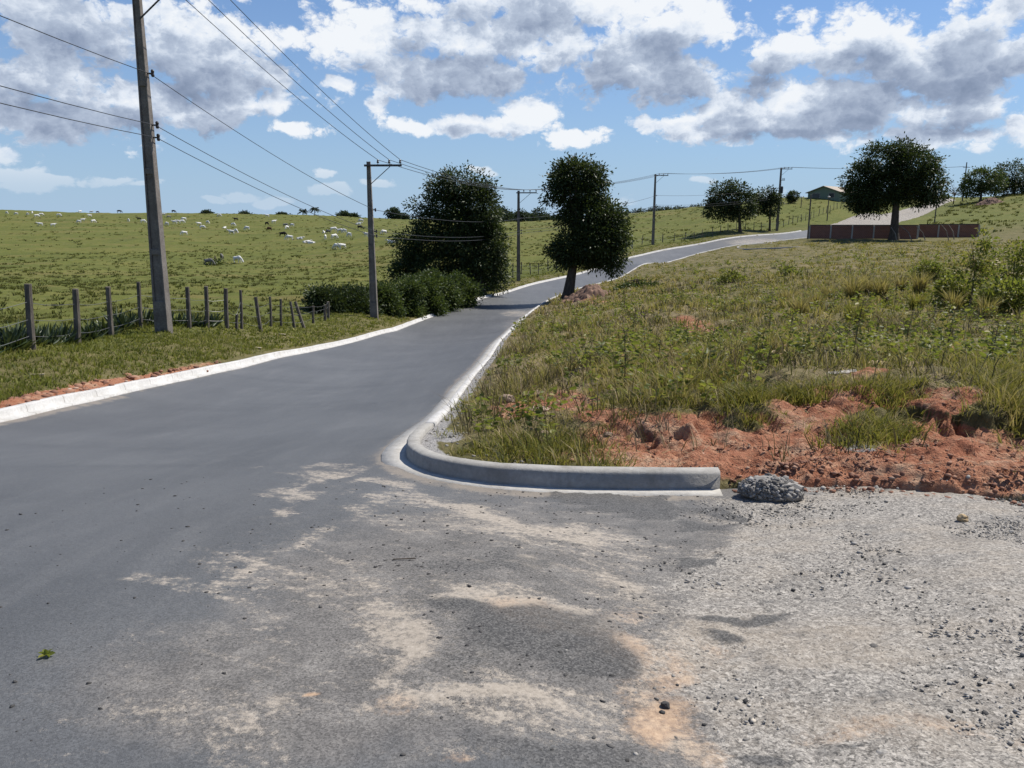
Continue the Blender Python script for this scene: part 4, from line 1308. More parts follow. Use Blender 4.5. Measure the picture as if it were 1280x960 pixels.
# the far fence follows the road up the hill
ft = np.gradient(LEFT_LINE, axis=0); ft /= np.linalg.norm(ft, axis=1)[:, None]
fl_ = LEFT_LINE + np.stack([-ft[:, 1], ft[:, 0]], -1) * 4.6
fl_ = fl_[(fl_[:, 1] > 76) & (fl_[:, 1] < 210)]
fs = np.concatenate([[0], np.cumsum(np.linalg.norm(np.diff(fl_, axis=0), axis=1))])
pos_s = np.cumsum(np.r_[0, rng.uniform(2.0, 3.0, 62)])
pos_s = pos_s[pos_s < fs[-1]]
fence('wire_fence', [(np.interp(s_, fs, fl_[:, 0]), np.interp(s_, fs, fl_[:, 1]), random.uniform(1.25, 1.6), random.uniform(-.12, .12), random.uniform(-.1, .1)) for s_ in pos_s],
      'long far fence of thin dark posts along the pasture edge of the climbing road', wires=(.5, 1.0), rad=.065, wrad=.008)

# ------------------------------------------------------------------ brick walls and gate posts
def brick_mat():
    m, n, out = material("hollow_red_brick")
    tc = n.objco()
    br = n.new('ShaderNodeTexBrick')
    sp = n.new('ShaderNodeSeparateXYZ'); n.L.new(tc, sp.inputs[0]); cb = n.new('ShaderNodeCombineXYZ'); n.L.new(sp.outputs[0], cb.inputs[0]); n.L.new(sp.outputs[2], cb.inputs[1])
    n.L.new(cb.outputs[0], br.inputs['Vector'])
    br.inputs['Scale'].default_value = 1.0; br.inputs['Brick Width'].default_value = .3; br.inputs['Row Height'].default_value = .2; br.inputs['Mortar Size'].default_value = .014
    br.inputs['Color1'].default_value = (.17, .078, .055, 1); br.inputs['Color2'].default_value = (.22, .10, .07, 1); br.inputs['Mortar'].default_value = (.26, .20, .17, 1)
    col = n.mix(n.math('MULTIPLY', n.noise(tc, 1.2, 5, .65), .5), br.outputs[0], (.19, .085, .06))
    principled(n, out, col, .95, .1, br.outputs['Fac'], .01, .5)
    return m


M_BRICK = brick_mat()
M_PILLAR = make_concrete("wall_pillar_concrete", (.24, .22, .20), (.33, .31, .28), (.40, .38, .35), (.20, .18, .16))
M_CAP = make_concrete("dark_wall_cap", (.05, .048, .046), (.075, .072, .07), (.10, .096, .09), (.06, .05, .045))


def brick_wall(a, b, h, bays, label, thick=.15):
    xa, ya = P(*a)[:2]; xb, yb = P(*b)[:2]
    L = math.hypot(xb - xa, yb - ya); za = gz(xa, ya); zb = gz(xb, yb)
    root = empty('brick_wall', (xa, ya, za), label, 'wall', 'brick boundary walls', math.atan2(yb - ya, xb - xa))
    for k in range(bays):
        x0, x1 = L * k / bays + .11, L * (k + 1) / bays - .11
        z0 = (zb - za) * (k + .5) / bays
        MB().box(x0, x1, -thick / 2, thick / 2, z0 - .7, z0 + h - .09).build('brick_panel', M_BRICK, root)
        MB().box(x0 - .1, x1 + .1, -thick / 2 - .04, thick / 2 + .04, z0 + h - .087, z0 + h + .06).build('wall_cap', M_CAP, root)
    for k in range(bays + 1):
        xx = L * k / bays
        z0 = (zb - za) * k / bays
        MB().box(xx - .107, xx + .107, -thick / 2 - .06, thick / 2 + .02, z0 - .7, z0 + h - .12).build('pillar', M_PILLAR, root)


brick_wall((1011, 299, 120.5), (1146, 299, 117.5), 2.05, 5, 'red brick wall in bays between pale pillars, in front of the upper road')
brick_wall((1147, 298, 121), (1222, 299, 119), 1.95, 3, 'shaded second brick wall set further back, right of the spreading tree')
for i, (u, v, t, h, lx_, lab) in enumerate([(1121, 301, 114, 1.9, -.55, 'pale pole leaning on the brick wall right under the spreading tree'), (1140, 301, 114, 2.1, -1.4, 'long pale pole leaning left at the gap between the brick walls'), (1157, 301, 114, 2.0, -1.1, 'short pale pole leaning left in the gap between the brick walls'),
                                      (1186, 300, 114, 2.3, -.9, 'bent pale pole leaning on the second brick wall'), (1193, 300, 114, 2.2, -.6, 'rightmost pale pole leaning on the second brick wall')]):
    x, y = P(u, v, t)[:2]; z = gz(x, y)
    mb = MB(); mb.tube([(0, 0, -.15), (lx_ * .35, .3, h * .55), (lx_, 1.0, h)], [.07, .06, .045], 7)
    o = tag(mb.build('leaning_pole', M_BARK_PALE), lab, 'pole', 'poles leaning by the brick walls'); o.location = (x, y, z)

# ------------------------------------------------------------------ house on the hill
def plaster(name, c):
    m, n, out = material(name); p = n.objco()
    f = n.noise(p, 2.5, 5, .6)
    principled(n, out, n.mix(n.math('MULTIPLY', f, .6), c, tuple(q * .6 for q in c)), .9, .15)
    return m


def house():
    x, y = P(1029, 249, 176)[:2]; z = gz(x, y) - .1
    r = empty('house', (x, y, z), 'low greenish gabled house with a pale roof on the hill beyond the road', 'house', None, -.80)
    W, D, Hh, G = 3.7, 9.0, 1.5, 1.3
    bm = bmesh.new()
    prof = [(-W, -.6), (W, -.6), (W, Hh), (0, Hh + G), (-W, Hh)]
    a = [bm.verts.new((p[0], 0, p[1])) for p in prof]; b = [bm.verts.new((p[0], D, p[1])) for p in prof]
    bm.faces.new(a); bm.faces.new(b[::-1])
    for k in range(5):
        bm.faces.new((a[k], b[k], b[(k + 1) % 5], a[(k + 1) % 5]))
    mb = MB(); mb.bm.free(); mb.bm = bm
    w = mb.build('wall', plaster('greenish_plaster', (.17, .22, .17)), r)
    roofm = plaster('pale_fibre_roof', (.42, .36, .29))
    for s_ in (-1, 1):
        mb = MB()
        e = W + .45; ze = Hh - G * .45 / W
        c = [(0, -.5, Hh + G + .015), (s_ * e, -.5, ze + .015), (s_ * e, D + .5, ze + .015), (0, D + .5, Hh + G + .015)]
        mb.hexa(c + [(q[0], q[1], q[2] + .12) for q in c]); mb.build('roof', roofm, r)
    dk, n_, o_ = material('dark_window_glass'); principled(n_, o_, (.02, .022, .025), .2, .5)
    for (x0, x1, z0, z1) in ((-2.6, -.9, .2, 1.3), (1.3, 2.5, .3, 1.25)):
        f = MB().box(x0 - .08, x1 + .08, -.05, -.003, z0 - .08, z1 + .08).build('window', M_PILLAR, r)
        MB().box(x0, x1, -.07, -.053, z0, z1).build('pane', dk, f)


house()

# ------------------------------------------------------------------ cattle and horses
def coat(name, c, c2):
    m, n, out = material(name); f = n.noise(n.objco(), 3, 4, .6)
    principled(n, out, n.ramp(f, [(.35, c2), (.6, c)]), .8, .15)
    return m


M_WHITE = coat('white_hide', (.72, .70, .66), (.58, .56, .52))
M_GREYH = coat('grey_hide', (.20, .19, .18), (.12, .115, .11))
M_DARKH = coat('dark_hide', (.022, .018, .016), (.012, .01, .01))
M_BROWNH = coat('brown_hide', (.12, .065, .035), (.06, .035, .022))


def animal_mesh(name, pose, horse=False):
    """one continuous body grown with a skin modifier; nose towards +X, hooves at z = 0"""
    V, E, Rr = [], [], []
    def add(p, r, parent=None):
        V.append(p); Rr.append(r)
        if parent is not None: E.append((parent, len(V) - 1))
        return len(V) - 1
    up = 0 if pose != 'lying' else -.62
    z = 1.0 + up if not horse else 1.08
    pel = add((-.62, 0, z + .02), (.26, .30))
    b1 = add((-.25, 0, z - .04), (.30, .36), pel)
    b2 = add((.15, 0, z - .04), (.29, .36), b1)
    sh = add((.52, 0, z + .05), (.24, .34), b2)
    if not horse:
        add((.50, 0, z + .40), (.09, .10), sh)
    if pose == 'graze':
        n1 = add((.85, .03, z - .10), (.15, .19), sh); n2 = add((1.08, .06, z - .45), (.11, .13), n1)
        h1 = add((1.16, .07, z - .66), (.11, .12), n2); h2 = add((1.30, .08, z - .88), (.07, .075), h1)
    else:
        dz = .28 if horse else .12
        n1 = add((.84, .04, z + dz), (.14, .19), sh); n2 = add((1.06, .1, z + dz + .22), (.11, .13), n1)
        h1 = add((1.22, .13, z + dz + .22), (.11, .12), n2); h2 = add((1.46, .2, z + dz + .03), (.07, .075), h1)
    for s_ in (-1, 1):
        add((V[h1][0] - .06, V[h1][1] + s_ * .2, V[h1][2] + .09), (.035, .05), h1)
    t1 = add((-.88, 0, z + .12), (.045, .045), pel); t2 = add((-.94, 0, z - .25), (.03, .03), t1); add((-.95, 0, z - .55), (.05, .05), t2)
    if pose == 'lying':
        for s_ in (-1, 1):
            k = add((.62, s_ * .24, .18), (.10, .10), sh); k2 = add((.92, s_ * .26, .09), (.06, .06), k); add((.66, s_ * .3, .05), (.05, .05), k2)
            k = add((-.50, s_ * .32, .2), (.17, .17), pel); k2 = add((-.12, s_ * .4, .12), (.07, .07), k); add((-.45, s_ * .42, .06), (.05, .05), k2)
    else:
        for s_ in (-1, 1):
            st = .1 * s_
            e = add((.50 + st * .3, s_ * .17, z - .35), (.11, .11), sh); k = add((.52 + st, s_ * .17, .46), (.065, .065), e); f = add((.51 + st * 1.4, s_ * .17, .10), (.045, .045), k); add((.54 + st * 1.5, s_ * .17, .03), (.055, .055), f)
            st = -st
            e = add((-.52 + st * .3, s_ * .18, z - .38), (.14, .13), pel); k = add((-.74 + st, s_ * .17, .50), (.07, .07), e); f = add((-.68 + st * 1.4, s_ * .17, .10), (.05, .05), k); add((-.64 + st * 1.5, s_ * .17, .03), (.058, .058), f)
    me = bpy.data.meshes.new(name + '_skeleton')
    me.from_pydata([tuple(v) for v in V], E, [])
    o = bpy.data.objects.new(name + '_tmp', me); COL.objects.link(o)
    md = o.modifiers.new('s', 'SKIN'); md.use_smooth_shade = True
    sv = me.skin_vertices[0].data
    for k, (a, b) in enumerate(Rr): sv[k].radius = (a, b)
    sv[0].use_root = True
    ss = o.modifiers.new('u', 'SUBSURF'); ss.levels = 1; ss.render_levels = 1
    dg = bpy.context.evaluated_depsgraph_get()
    out = bpy.data.meshes.new_from_object(o.evaluated_get(dg))
    out.name = name
    bpy.data.objects.remove(o)
    return out


MESH = {}
for pose in ('graze', 'stand', 'lying'):
    for cn, cm in (('white', M_WHITE), ('grey', M_GREYH), ('black', M_DARKH), ('brown', M_BROWNH)):
        if pose not in MESH: MESH[pose] = animal_mesh('cow_body', pose)
        me = MESH[pose].copy(); me.materials.clear(); me.materials.append(cm); MESH[pose, cn] = me
hm = animal_mesh('horse_body', 'graze', True); hm.materials.append(M_DARKH); MESH['horse'] = hm
COWS = [  # foot pixel u, v, colour, pose
    (8.5, 268, 'white', 'graze'), (20.5, 269, 'white', 'graze'), (35, 269, 'white', 'graze'), (40.5, 267.5, 'white', 'stand'), (46, 271.5, 'white', 'graze'), (51.5, 270, 'white', 'graze'), (73.5, 270.5, 'white', 'graze'),
    (50.5, 282.5, 'white', 'stand'), (66.5, 283.5, 'white', 'stand'), (100, 264.5, 'white', 'stand'), (103.5, 277, 'white', 'stand'), (99, 279, 'white', 'graze'), (112.5, 271.5, 'white', 'stand'), (114, 265.5, 'white', 'stand'), (122, 266.5, 'grey', 'graze'), (117, 279, 'white', 'graze'),
    (160.5, 277, 'white', 'graze'), (174, 275, 'black', 'stand'), (179, 279, 'white', 'graze'), (204.5, 270, 'white', 'stand'), (209, 281.5, 'white', 'graze'), (211.5, 273.5, 'grey', 'graze'), (218.5, 280.5, 'white', 'stand'), (223, 280, 'white', 'stand'), (230, 276, 'white', 'graze'), (227.5, 279.5, 'white', 'graze'),
    (230.5, 293.5, 'white', 'graze'), (249, 282, 'white', 'stand'), (253, 286, 'white', 'graze'), (259.5, 280.5, 'white', 'graze'), (274, 271.5, 'white', 'graze'), (280.5, 285.5, 'white', 'lying'), (291.5, 283.5, 'white', 'graze'), (289.5, 293, 'white', 'stand'), (294.5, 291.5, 'white', 'graze'), (295, 276, 'black', 'stand'),
    (261, 332, 'grey', 'graze'), (277.5, 325, 'grey', 'stand'), (297, 330, 'white', 'graze'),
    (334, 271.5, 'white', 'stand'), (333.5, 281, 'black', 'graze'), (342.5, 279, 'white', 'stand'), (309, 288, 'white', 'graze'), (337, 289.5, 'brown', 'graze'), (357, 283.5, 'grey', 'graze'), (359, 286, 'white', 'graze'), (365.5, 283.5, 'white', 'graze'), (353.5, 296, 'black', 'graze'), (362, 300.5, 'white', 'graze'), (374.5, 299, 'white', 'lying'),
    (383, 303.5, 'white', 'lying'), (389.5, 303.5, 'white', 'lying'), (405, 291, 'white', 'lying'), (410.5, 292, 'grey', 'graze'), (417, 289.5, 'white', 'graze'), (425, 291.5, 'white', 'graze'), (431, 292.5, 'white', 'graze'), (437, 296.5, 'white', 'graze'), (407, 300, 'white', 'graze'), (418, 299.5, 'white', 'graze'), (421.5, 311.5, 'white', 'graze'), (428, 311, 'white', 'stand'),
    (451.5, 278, 'white', 'graze'), (450, 287, 'black', 'graze'), (448, 281, 'white', 'lying'), (458, 297, 'white', 'stand'), (480, 293, 'white', 'graze'), (490, 305, 'white', 'lying')]
REG = [(-1, 60, 'at the far left of the pasture'), (60, 130, 'above the leftmost fence posts'), (130, 199, 'left of the nearest tall pole'), (199, 235, 'just right of the nearest tall pole'), (235, 302, 'halfway up the pasture above the crooked fence'), (302, 372, 'below the two skyline palms'), (372, 445, 'in the band left of the second pole'), (445, 500, 'between the second pole and broad mango')]
COWN = {'white': 'white', 'grey': 'grey', 'black': 'black', 'brown': 'brown'}
members = {}
for c in COWS:
    for k, (a, b, _) in enumerate(REG):
        if a <= c[0] < b: members.setdefault((k, c[2]), []).append(c)
POSEW = {'graze': 'grazing', 'stand': 'standing', 'lying': 'lying'}
for (k, cn), lst in members.items():
    lst.sort()
    for i, (u, v, _, pose) in enumerate(lst):
        x, y, t = hit(u, v)
        if u < 200 and v < 273: t_max = 425
        o = bpy.data.objects.new('cow', MESH[pose, cn]); COL.objects.link(o)
        o.location = (x, y, gz(x, y) - .04)
        o.rotation_euler = (0, 0, random.choice([random.uniform(-.7, .7), random.uniform(2.4, 3.9), random.uniform(0, 6.28)]))
        o.scale = (random.uniform(.92, 1.12),) * 3
        nm = {'graze': 'grazing', 'stand': 'standing', 'lying': 'resting'}[pose]
        lab = f'only {cn} cow {REG[k][2]}, {nm}' if len(lst) == 1 else f'{ORD[i]} {cn} cow from the left {REG[k][2]}, {nm}'
        tag(o, lab, 'cow', 'cattle spread over the hillside pasture')
for u, v, lab, rz in [(149, 263, 'dark horse grazing on the skyline left of the nearest tall pole', .2), (217, 265, 'dark horse grazing on the skyline right of the nearest tall pole', -.2)]:
    x, y, t = hit(u, v)
    if t > 440: x, y = P(u, v, 415)[:2]
    o = bpy.data.objects.new('horse', MESH['horse']); COL.objects.link(o); o.location = (x, y, gz(x, y)); o.rotation_euler = (0, 0, rz); o.scale = (1.25,) * 3
    tag(o, lab, 'horse', 'horses on the skyline')

# ------------------------------------------------------------------ grasses
def sample_ring(r0, r1, a0, a1, dens):
    n = int(abs(a1 - a0) / 2 * (r1 * r1 - r0 * r0) * dens)
    r = np.sqrt(rng.uniform(r0 * r0, r1 * r1, n)); a = rng.uniform(a0, a1, n)
    return r * np.sin(a), r * np.cos(a)


def blades(x, y, z, height, nb_, width, spread, lean, tint, tvar=.22, curve=.5):
    """tufts of bent blades; returns verts, quads, tris, tint"""
    N = len(x)
    h = np.repeat(height, nb_); M = len(h)
    a = rng.uniform(0, 2 * np.pi, M)
    rr = np.repeat(np.broadcast_to(spread, (N,)), nb_) * np.sqrt(rng.uniform(0, 1, M))
    bx = np.repeat(x, nb_) + rr * np.cos(a); by = np.repeat(y, nb_) + rr * np.sin(a); bz = np.repeat(z, nb_) - .015
    a2 = a + rng.normal(size=M) * .7
    hh = h * rng.uniform(.5, 1.15, M)
    ln = np.repeat(np.broadcast_to(lean, (N,)), nb_) * rng.uniform(.2, 1.4, M) * hh
    w = np.repeat(np.broadcast_to(width, (N,)), nb_) * rng.uniform(.6, 1.3, M)
    dx, dy = np.cos(a2), np.sin(a2)
    a3 = rng.uniform(0, 2 * np.pi, M)
    sx_, sy_ = np.cos(a3) * w * .5, np.sin(a3) * w * .5
    V = np.empty((M, 5, 3))
    V[:, 0] = np.stack([bx - sx_, by - sy_, bz], -1); V[:, 1] = np.stack([bx + sx_, by + sy_, bz], -1)
    mx, my, mz = bx + dx * ln * .35, by + dy * ln * .35, bz + hh * .62
    V[:, 2] = np.stack([mx + sx_ * .8, my + sy_ * .8, mz], -1); V[:, 3] = np.stack([mx - sx_ * .8, my - sy_ * .8, mz], -1)
    V[:, 4] = np.stack([bx + dx * ln, by + dy * ln, bz + hh * (1 - curve * .25 * rng.uniform(0, 1, M))], -1)
    i = (np.arange(M) * 5)[:, None]
    t = np.clip(np.repeat(tint, nb_) + rng.normal(size=M) * tvar, 0, 1)
    return V.reshape(-1, 3), i + np.array([[0, 1, 2, 3]]), i + np.array([[3, 2, 4]]), np.repeat(t, 5)


def join_parts(parts):
    V, Q, T, A = [], [], [], []
    o = 0
    for v, q, t, a in parts:
        V.append(v); Q.append(q + o); T.append(t + o); A.append(a); o += len(v)
    return np.vstack(V), np.vstack(Q), np.vstack(T), np.concatenate(A)


def kerb_x(y):
    return np.interp(y, KERB_LINE[k0:, 1], KERB_LINE[k0:, 0])


def land_at(x, y):
    z, sd, h = land(x, y)
    return z, sd


# waste plot on the right
parts = []
for r0, r1, dens, nbld, wid, hsc in ((5.5, 9, 260, 11, .009, .8), (9, 14, 180, 10, .011, .9), (14, 24, 62, 9, .018, 1.0), (24, 45, 15, 9, .036, 1.1), (45, 80, 5, 8, .075, 1.15), (80, 128, 2.0, 8, .13, 1.2)):
    x, y = sample_ring(r0, r1, R(-14), R(42), dens)
    z, sd = land_at(x, y)
    k = (sd > .22) & (y > 5) & (x > kerb_x(np.clip(y, 8, 160)) - .0)
    x, y, z, sd = x[k], y[k], z[k], sd[k]
    so = soil_amount(x, y, z, sd)
    lush = vnoise(x, y, .45, 81, 3); fine = vnoise(x, y, 2.2, 82, 2)
    u, v, t = proj(x, y, z)
    gr = (x < kerb_x(np.clip(y, 8, 160)) + .75) & (y < 60)
    clump = sstep(vnoise(x, y, 1.25, 83, 3), .36, .66)
    thin_ = blobmask(u, v, [(700, 450, 110, 90, .75), (850, 440, 150, 70, .6), (640, 520, 60, 50, .5), (950, 480, 120, 30, .6), (1150, 470, 140, 22, .5)])
    keep = (rng.uniform(0, 1, len(x)) > so * 1.25 - .05) & (rng.uniform(0, 1, len(x)) < (.26 + clump * .85) * (1 - .7 * thin_)) & ~(gr & (rng.uniform(0, 1, len(x)) < .8))
    x, y, z, lush, fine, u, v, clump = [q[keep] for q in (x, y, z, lush, fine, u, v, clump)]
    dryness = np.clip(blobmask(u, v, [(800, 430, 190, 100, .9), (740, 400, 70, 40, .8), (1060, 370, 110, 40, .8), (1180, 350, 80, 30, .55), (720, 470, 70, 40, .5)]) + (lush - .5) * 1.3, 0, 1)
    dry = rng.uniform(0, 1, len(x)) < .10 + dryness * .70
    hgt = np.where(dry, rng.uniform(.16, .42, len(x)), rng.uniform(.05, .18, len(x))) * (0.25 + .42 * lush + .5 * clump) * hsc
    hgt = np.where((v < 345) & (u < 1010), hgt * .6, hgt)
    tint = np.where(dry, rng.uniform(.62, .98, len(x)), rng.uniform(.12, .62, len(x)) * .6 + .45 * fine)
    parts.append(blades(x, y, z, hgt, nbld, wid, .05 + wid * 2.2, np.where(dry, .7, 1.25), tint))
    # flattened dead straw between the tufts
    ns = len(x) // 2
    if ns and r1 < 50:
        js = rng.integers(0, len(x), ns)
        xs_, ys_ = x[js] + rng.normal(size=ns) * .25, y[js] + rng.normal(size=ns) * .25
        zs_, sds_ = land_at(xs_, ys_)
        ok = (sds_ > .5)
        parts.append(blades(xs_[ok], ys_[ok], zs_[ok] + .012, rng.uniform(.03, .07, ok.sum()), 6, wid * .9, .12, 4.5, rng.uniform(.68, 1.0, ok.sum())))
for e in NOSOIL + [(800, 528, 60, 8, 1), (700, 560, 60, 20, 1), (880, 512, 60, 10, 1), (1240, 500, 60, 16, 1), (1000, 520, 50, 8, 1), (940, 525, 30, 6, 1), (1120, 545, 30, 8, 1), (640, 565, 60, 14, 1), (1200, 480, 80, 10, 1)]:
    nt_ = 150
    us_, vv_ = e[0] + rng.normal(size=nt_) * e[2] * .5, e[1] + rng.normal(size=nt_) * e[3] * .5
    hp = np.array([hit(a, b)[:2] for a, b in zip(us_, vv_)])
    z, sd = land_at(hp[:, 0], hp[:, 1]); ok = sd > .2
    parts.append(blades(hp[ok, 0], hp[ok, 1], z[ok], rng.uniform(.05, .20, ok.sum()), 11, .009, .06, 1.0, rng.uniform(.05, .75, ok.sum())))
V_, Q_, T_, A_ = join_parts(parts)
mesh_np('rough_grass', V_, Q_, T_, dict(tint=A_), M_GRASS)
tag(bpy.data.objects['rough_grass'], 'mixed green and straw coloured grass covering the waste plot', 'grass', None, 'stuff')

M_STEM = leaf_mat("dead_stem", [(0, (.035, .024, .016)), (.5, (.10, .07, .042)), (1, (.27, .21, .13))], .8, .1, .1)
px_, py_, pz_, hh_ = [], [], [], []
for r0, r1, dens in ((6.5, 14, 26), (14, 28, 9), (28, 55, 2)):
    x, y = sample_ring(r0, r1, R(-12), R(41), dens)
    z, sd = land_at(x, y)
    k = (sd > .5) & (x > kerb_x(np.clip(y, 8, 160)) + .5) & (rng.uniform(0, 1, len(x)) < sstep(vnoise(x, y, .7, 141, 3), .42, .62))
    px_.append(x[k]); py_.append(y[k]); pz_.append(z[k]); hh_.append(rng.uniform(.12, .42, k.sum()) * (1 + r0 / 60))
px_, py_, pz_, hh_ = map(np.concatenate, (px_, py_, pz_, hh_))
dv_, dq_, dt_, da_ = blades(px_, py_, pz_, hh_, 5, .006 + .0005 * np.hypot(px_, py_), .12, .8, rng.uniform(0, 1, len(px_)), .2)
x, y = sample_ring(5.6, 12, R(-5), R(42), 30)
z, sd = land_at(x, y); k = (sd > .3) & (y > 4.5)
lv_ = blades(x[k], y[k], z[k] + .012, rng.uniform(.02, .05, k.sum()), 4, .006, .12, 5.0, rng.uniform(.3, 1, k.sum()), .2)
dv_, dq_, dt_, da_ = join_parts([(dv_, dq_, dt_, da_), lv_])
tag(mesh_np('dead_stems', dv_, dq_, dt_, dict(tint=da_), M_STEM), 'brown dead stems and fallen straw tangled through the plot', 'dry stems', None, 'stuff')
# (tufts rooted in the bank and overhanging its edge belong to the same grass)
M_VERGE = leaf_mat('verge_blade', [(0, (.040, .052, .010)), (.4, (.115, .135, .022)), (.7, (.19, .19, .038)), (1, (.33, .27, .12))], .6, .2, .36, (.36, .38, .06))
# mown-looking verge on the left
parts = []
for r0, r1, dens, nbld, wid in ((9, 15, 130, 9, .012), (15, 26, 70, 8, .02), (26, 50, 20, 8, .04), (50, 130, 4, 8, .09)):
    x, y = sample_ring(r0, r1, R(-44), R(24), dens)
    z, sd = land_at(x, y)
    k = (sd > .35) & (sd < 4.2) & (x < np.interp(y, LEFT_LINE[:, 1], LEFT_LINE[:, 0]))
    x, y, z, sd = x[k], y[k], z[k], sd[k]
    so = soil_amount(x, y, z, sd)
    keep = rng.uniform(0, 1, len(x)) > so * 1.2
    x, y, z = x[keep], y[keep], z[keep]
    f = vnoise(x, y, .9, 91, 3)
    parts.append(blades(x, y, z, rng.uniform(.05, .15, len(x)) * (.5 + f), nbld, wid, .05 + wid * 2, .9, .12 + .55 * f + rng.uniform(-.1, .15, len(x))))
V_, Q_, T_, A_ = join_parts(parts)
tag(mesh_np('verge_grass', V_, Q_, T_, dict(tint=A_), M_VERGE), 'short bright green grass on the verge between kerb and fence', 'grass', None, 'stuff')

# pasture: hummocks of coarse grass
parts = []
for r0, r1, dens, nbld, wid, h0, h1 in ((14, 40, 17, 9, .035, .09, .24), (40, 65, 6, 8, .06, .12, .28), (65, 100, 3.2, 8, .08, .13, .30), (100, 150, 1.7, 8, .10, .15, .33), (150, 200, .8, 8, .13, .16, .36), (200, 430, .10, 9, .22, .2, .45), (122, 235, .9, 9, .16, .2, .5)):
    x, y = sample_ring(r0, r1, R(-42) if r0 != 122 else R(24), R(26) if r0 != 122 else R(43), dens)
    z, sd = land_at(x, y)
    xl_ = np.interp(y, LEFT_LINE[:, 1], LEFT_LINE[:, 0])
    k = (sd > 3.6) & ((x < xl_) | (y > 122))
    x, y, z = x[k], y[k], z[k]
    c = vnoise(x, y, .09, 101, 3); c2 = vnoise(x, y, .5, 102, 2)
    keep = rng.uniform(0, 1, len(x)) < np.clip((c - .28) * 2.0, .5 if r0 < 60 else .25, 1) * sstep(c2, .3, .7)
    x, y, z, c = x[keep], y[keep], z[keep], c[keep]
    parts.append(blades(x, y, z, rng.uniform(h0, h1, len(x)), nbld, wid, wid * 2.2, 1.0, rng.uniform(0, .7, len(x))))
V_, Q_, T_, A_ = join_parts(parts)
tag(mesh_np('pasture_grass', V_, Q_, T_, dict(tint=A_), M_PAST), 'coarse tussocky grass dotting the grazed hillside', 'grass', None, 'stuff')

# ------------------------------------------------------------------ weeds, tussocks and shrubs of the plot
def weed_geo(h, n_leaf, leaf_l):
    st = np.array([[0, 0, 0], [.03 * h, .02, h * .5], [.08 * h * random.choice((-1, 1)), .05 * h, h]])
    base, dr = [], []
    for k in range(n_leaf):
        f = .25 + .75 * k / n_leaf
        p = st[0] * (1 - f) ** 2 + 2 * st[1] * f * (1 - f) + st[2] * f * f
        a = k * 2.4 + random.uniform(-.4, .4)
        br_ = random.uniform(.0, .22) * h
        d = np.array([math.cos(a), math.sin(a), random.uniform(.1, .8)])
        base.append(p + d * br_); dr.append(np.array([math.cos(a), math.sin(a), random.uniform(-.5, .6)]))
    return st, np.array(base), np.array(dr), leaf_l * rng.uniform(.6, 1.2, n_leaf)


def weed_proto(h, n_leaf, leaf_l, label):
    r = empty('broadleaf_weed', (0, 0, 0), label, 'weed', 'leafy weeds standing in the plot')
    st, b, d, L = weed_geo(h, n_leaf, leaf_l)
    mb = MB(); mb.tube([tuple(p) for p in st], [.008, .006, .003], 5)
    for p, q in zip(b, d):
        f = min(1, max(.1, p[2] / h)); s0 = st[0] * (1 - f) ** 2 + 2 * st[1] * f * (1 - f) + st[2] * f * f
        mb.tube([tuple(s0), tuple(p)], [.004, .002], 3, caps=False)
    mb.build('stem', M_BARK, r)
    leaves_mesh('leaves', b, d, L, L * .48, rng.uniform(.15, .85, n_leaf), M_WEED, r, .15, True)
    return r


WL = 'leafy broad leaved weed standing above the rough grass of the plot'
protos = [weed_proto(.5, 34, .085, WL), weed_proto(.65, 46, .085, WL), weed_proto(.38, 26, .08, WL), weed_proto(.8, 56, .09, WL)]
WPX = [(690, 430), (720, 415), (760, 420), (790, 432), (815, 410), (845, 420), (870, 430), (905, 410), (930, 420), (960, 430), (890, 445), (780, 400), (740, 440), (850, 395), (1000, 410), (985, 445), (1030, 440), (1060, 425), (1100, 430), (1130, 445),
       (1160, 420), (1190, 440), (1220, 425), (1250, 440), (1270, 415), (950, 470), (900, 480), (860, 470), (820, 490), (780, 505), (1010, 465), (1065, 460), (1235, 470), (1180, 462), (870, 372), (900, 380), (940, 372), (980, 360), (1020, 372), (1180, 385),
       (1210, 390), (1240, 380), (1265, 372), (1120, 385), (1150, 398), (840, 380), (810, 392), (700, 395), (730, 470), (930, 395), (1085, 402), (1040, 398), (880, 350), (930, 345), (835, 350), (1205, 408), (1278, 455), (965, 395)]
for i, (u, v) in enumerate(WPX):
    x, y, t = hit(u, v)
    pr = protos[i % 4]
    sc_ = random.uniform(.65, 1.05) * (1 + t / 90)
    if i < 4:
        pr.location = (x, y, gz(x, y)); pr.scale = (sc_,) * 3
    else:
        copy_thing(pr, (x, y, gz(x, y)), random.uniform(0, 6.28), sc_)
# the smaller weeds that nobody could count
bases, dirs, lens, tints = [], [], [], []
x, y = sample_ring(6.5, 16, R(-8), R(40), 9.0); x2, y2 = sample_ring(16, 42, R(0), R(40), 2.2); x3, y3 = sample_ring(42, 90, R(4), R(38), .35)
x, y = np.r_[x, x2, x3], np.r_[y, y2, y3]
z, sd = land_at(x, y)
u, v, t = proj(x, y, z)
k = (sd > .5) & (x > kerb_x(np.clip(y, 8, 160)) + .5) & (soil_amount(x, y, z, sd) < .45) & (vnoise(x, y, .5, 111, 3) > .44)
for xx, yy, zz, tt in zip(x[k], y[k], z[k], t[k]):
    st, b, d, L = weed_geo(random.uniform(.10, .36) * (1 + tt / 90), random.randint(9, 20), random.uniform(.04, .08) * (1 + tt / 40))
    bases.append(b + np.array([xx, yy, zz])); dirs.append(d); lens.append(L); tints.append(np.clip(random.uniform(.1, .8) + rng.normal(size=len(b)) * .15, 0, 1))
b = np.vstack(bases); L = np.concatenate(lens)
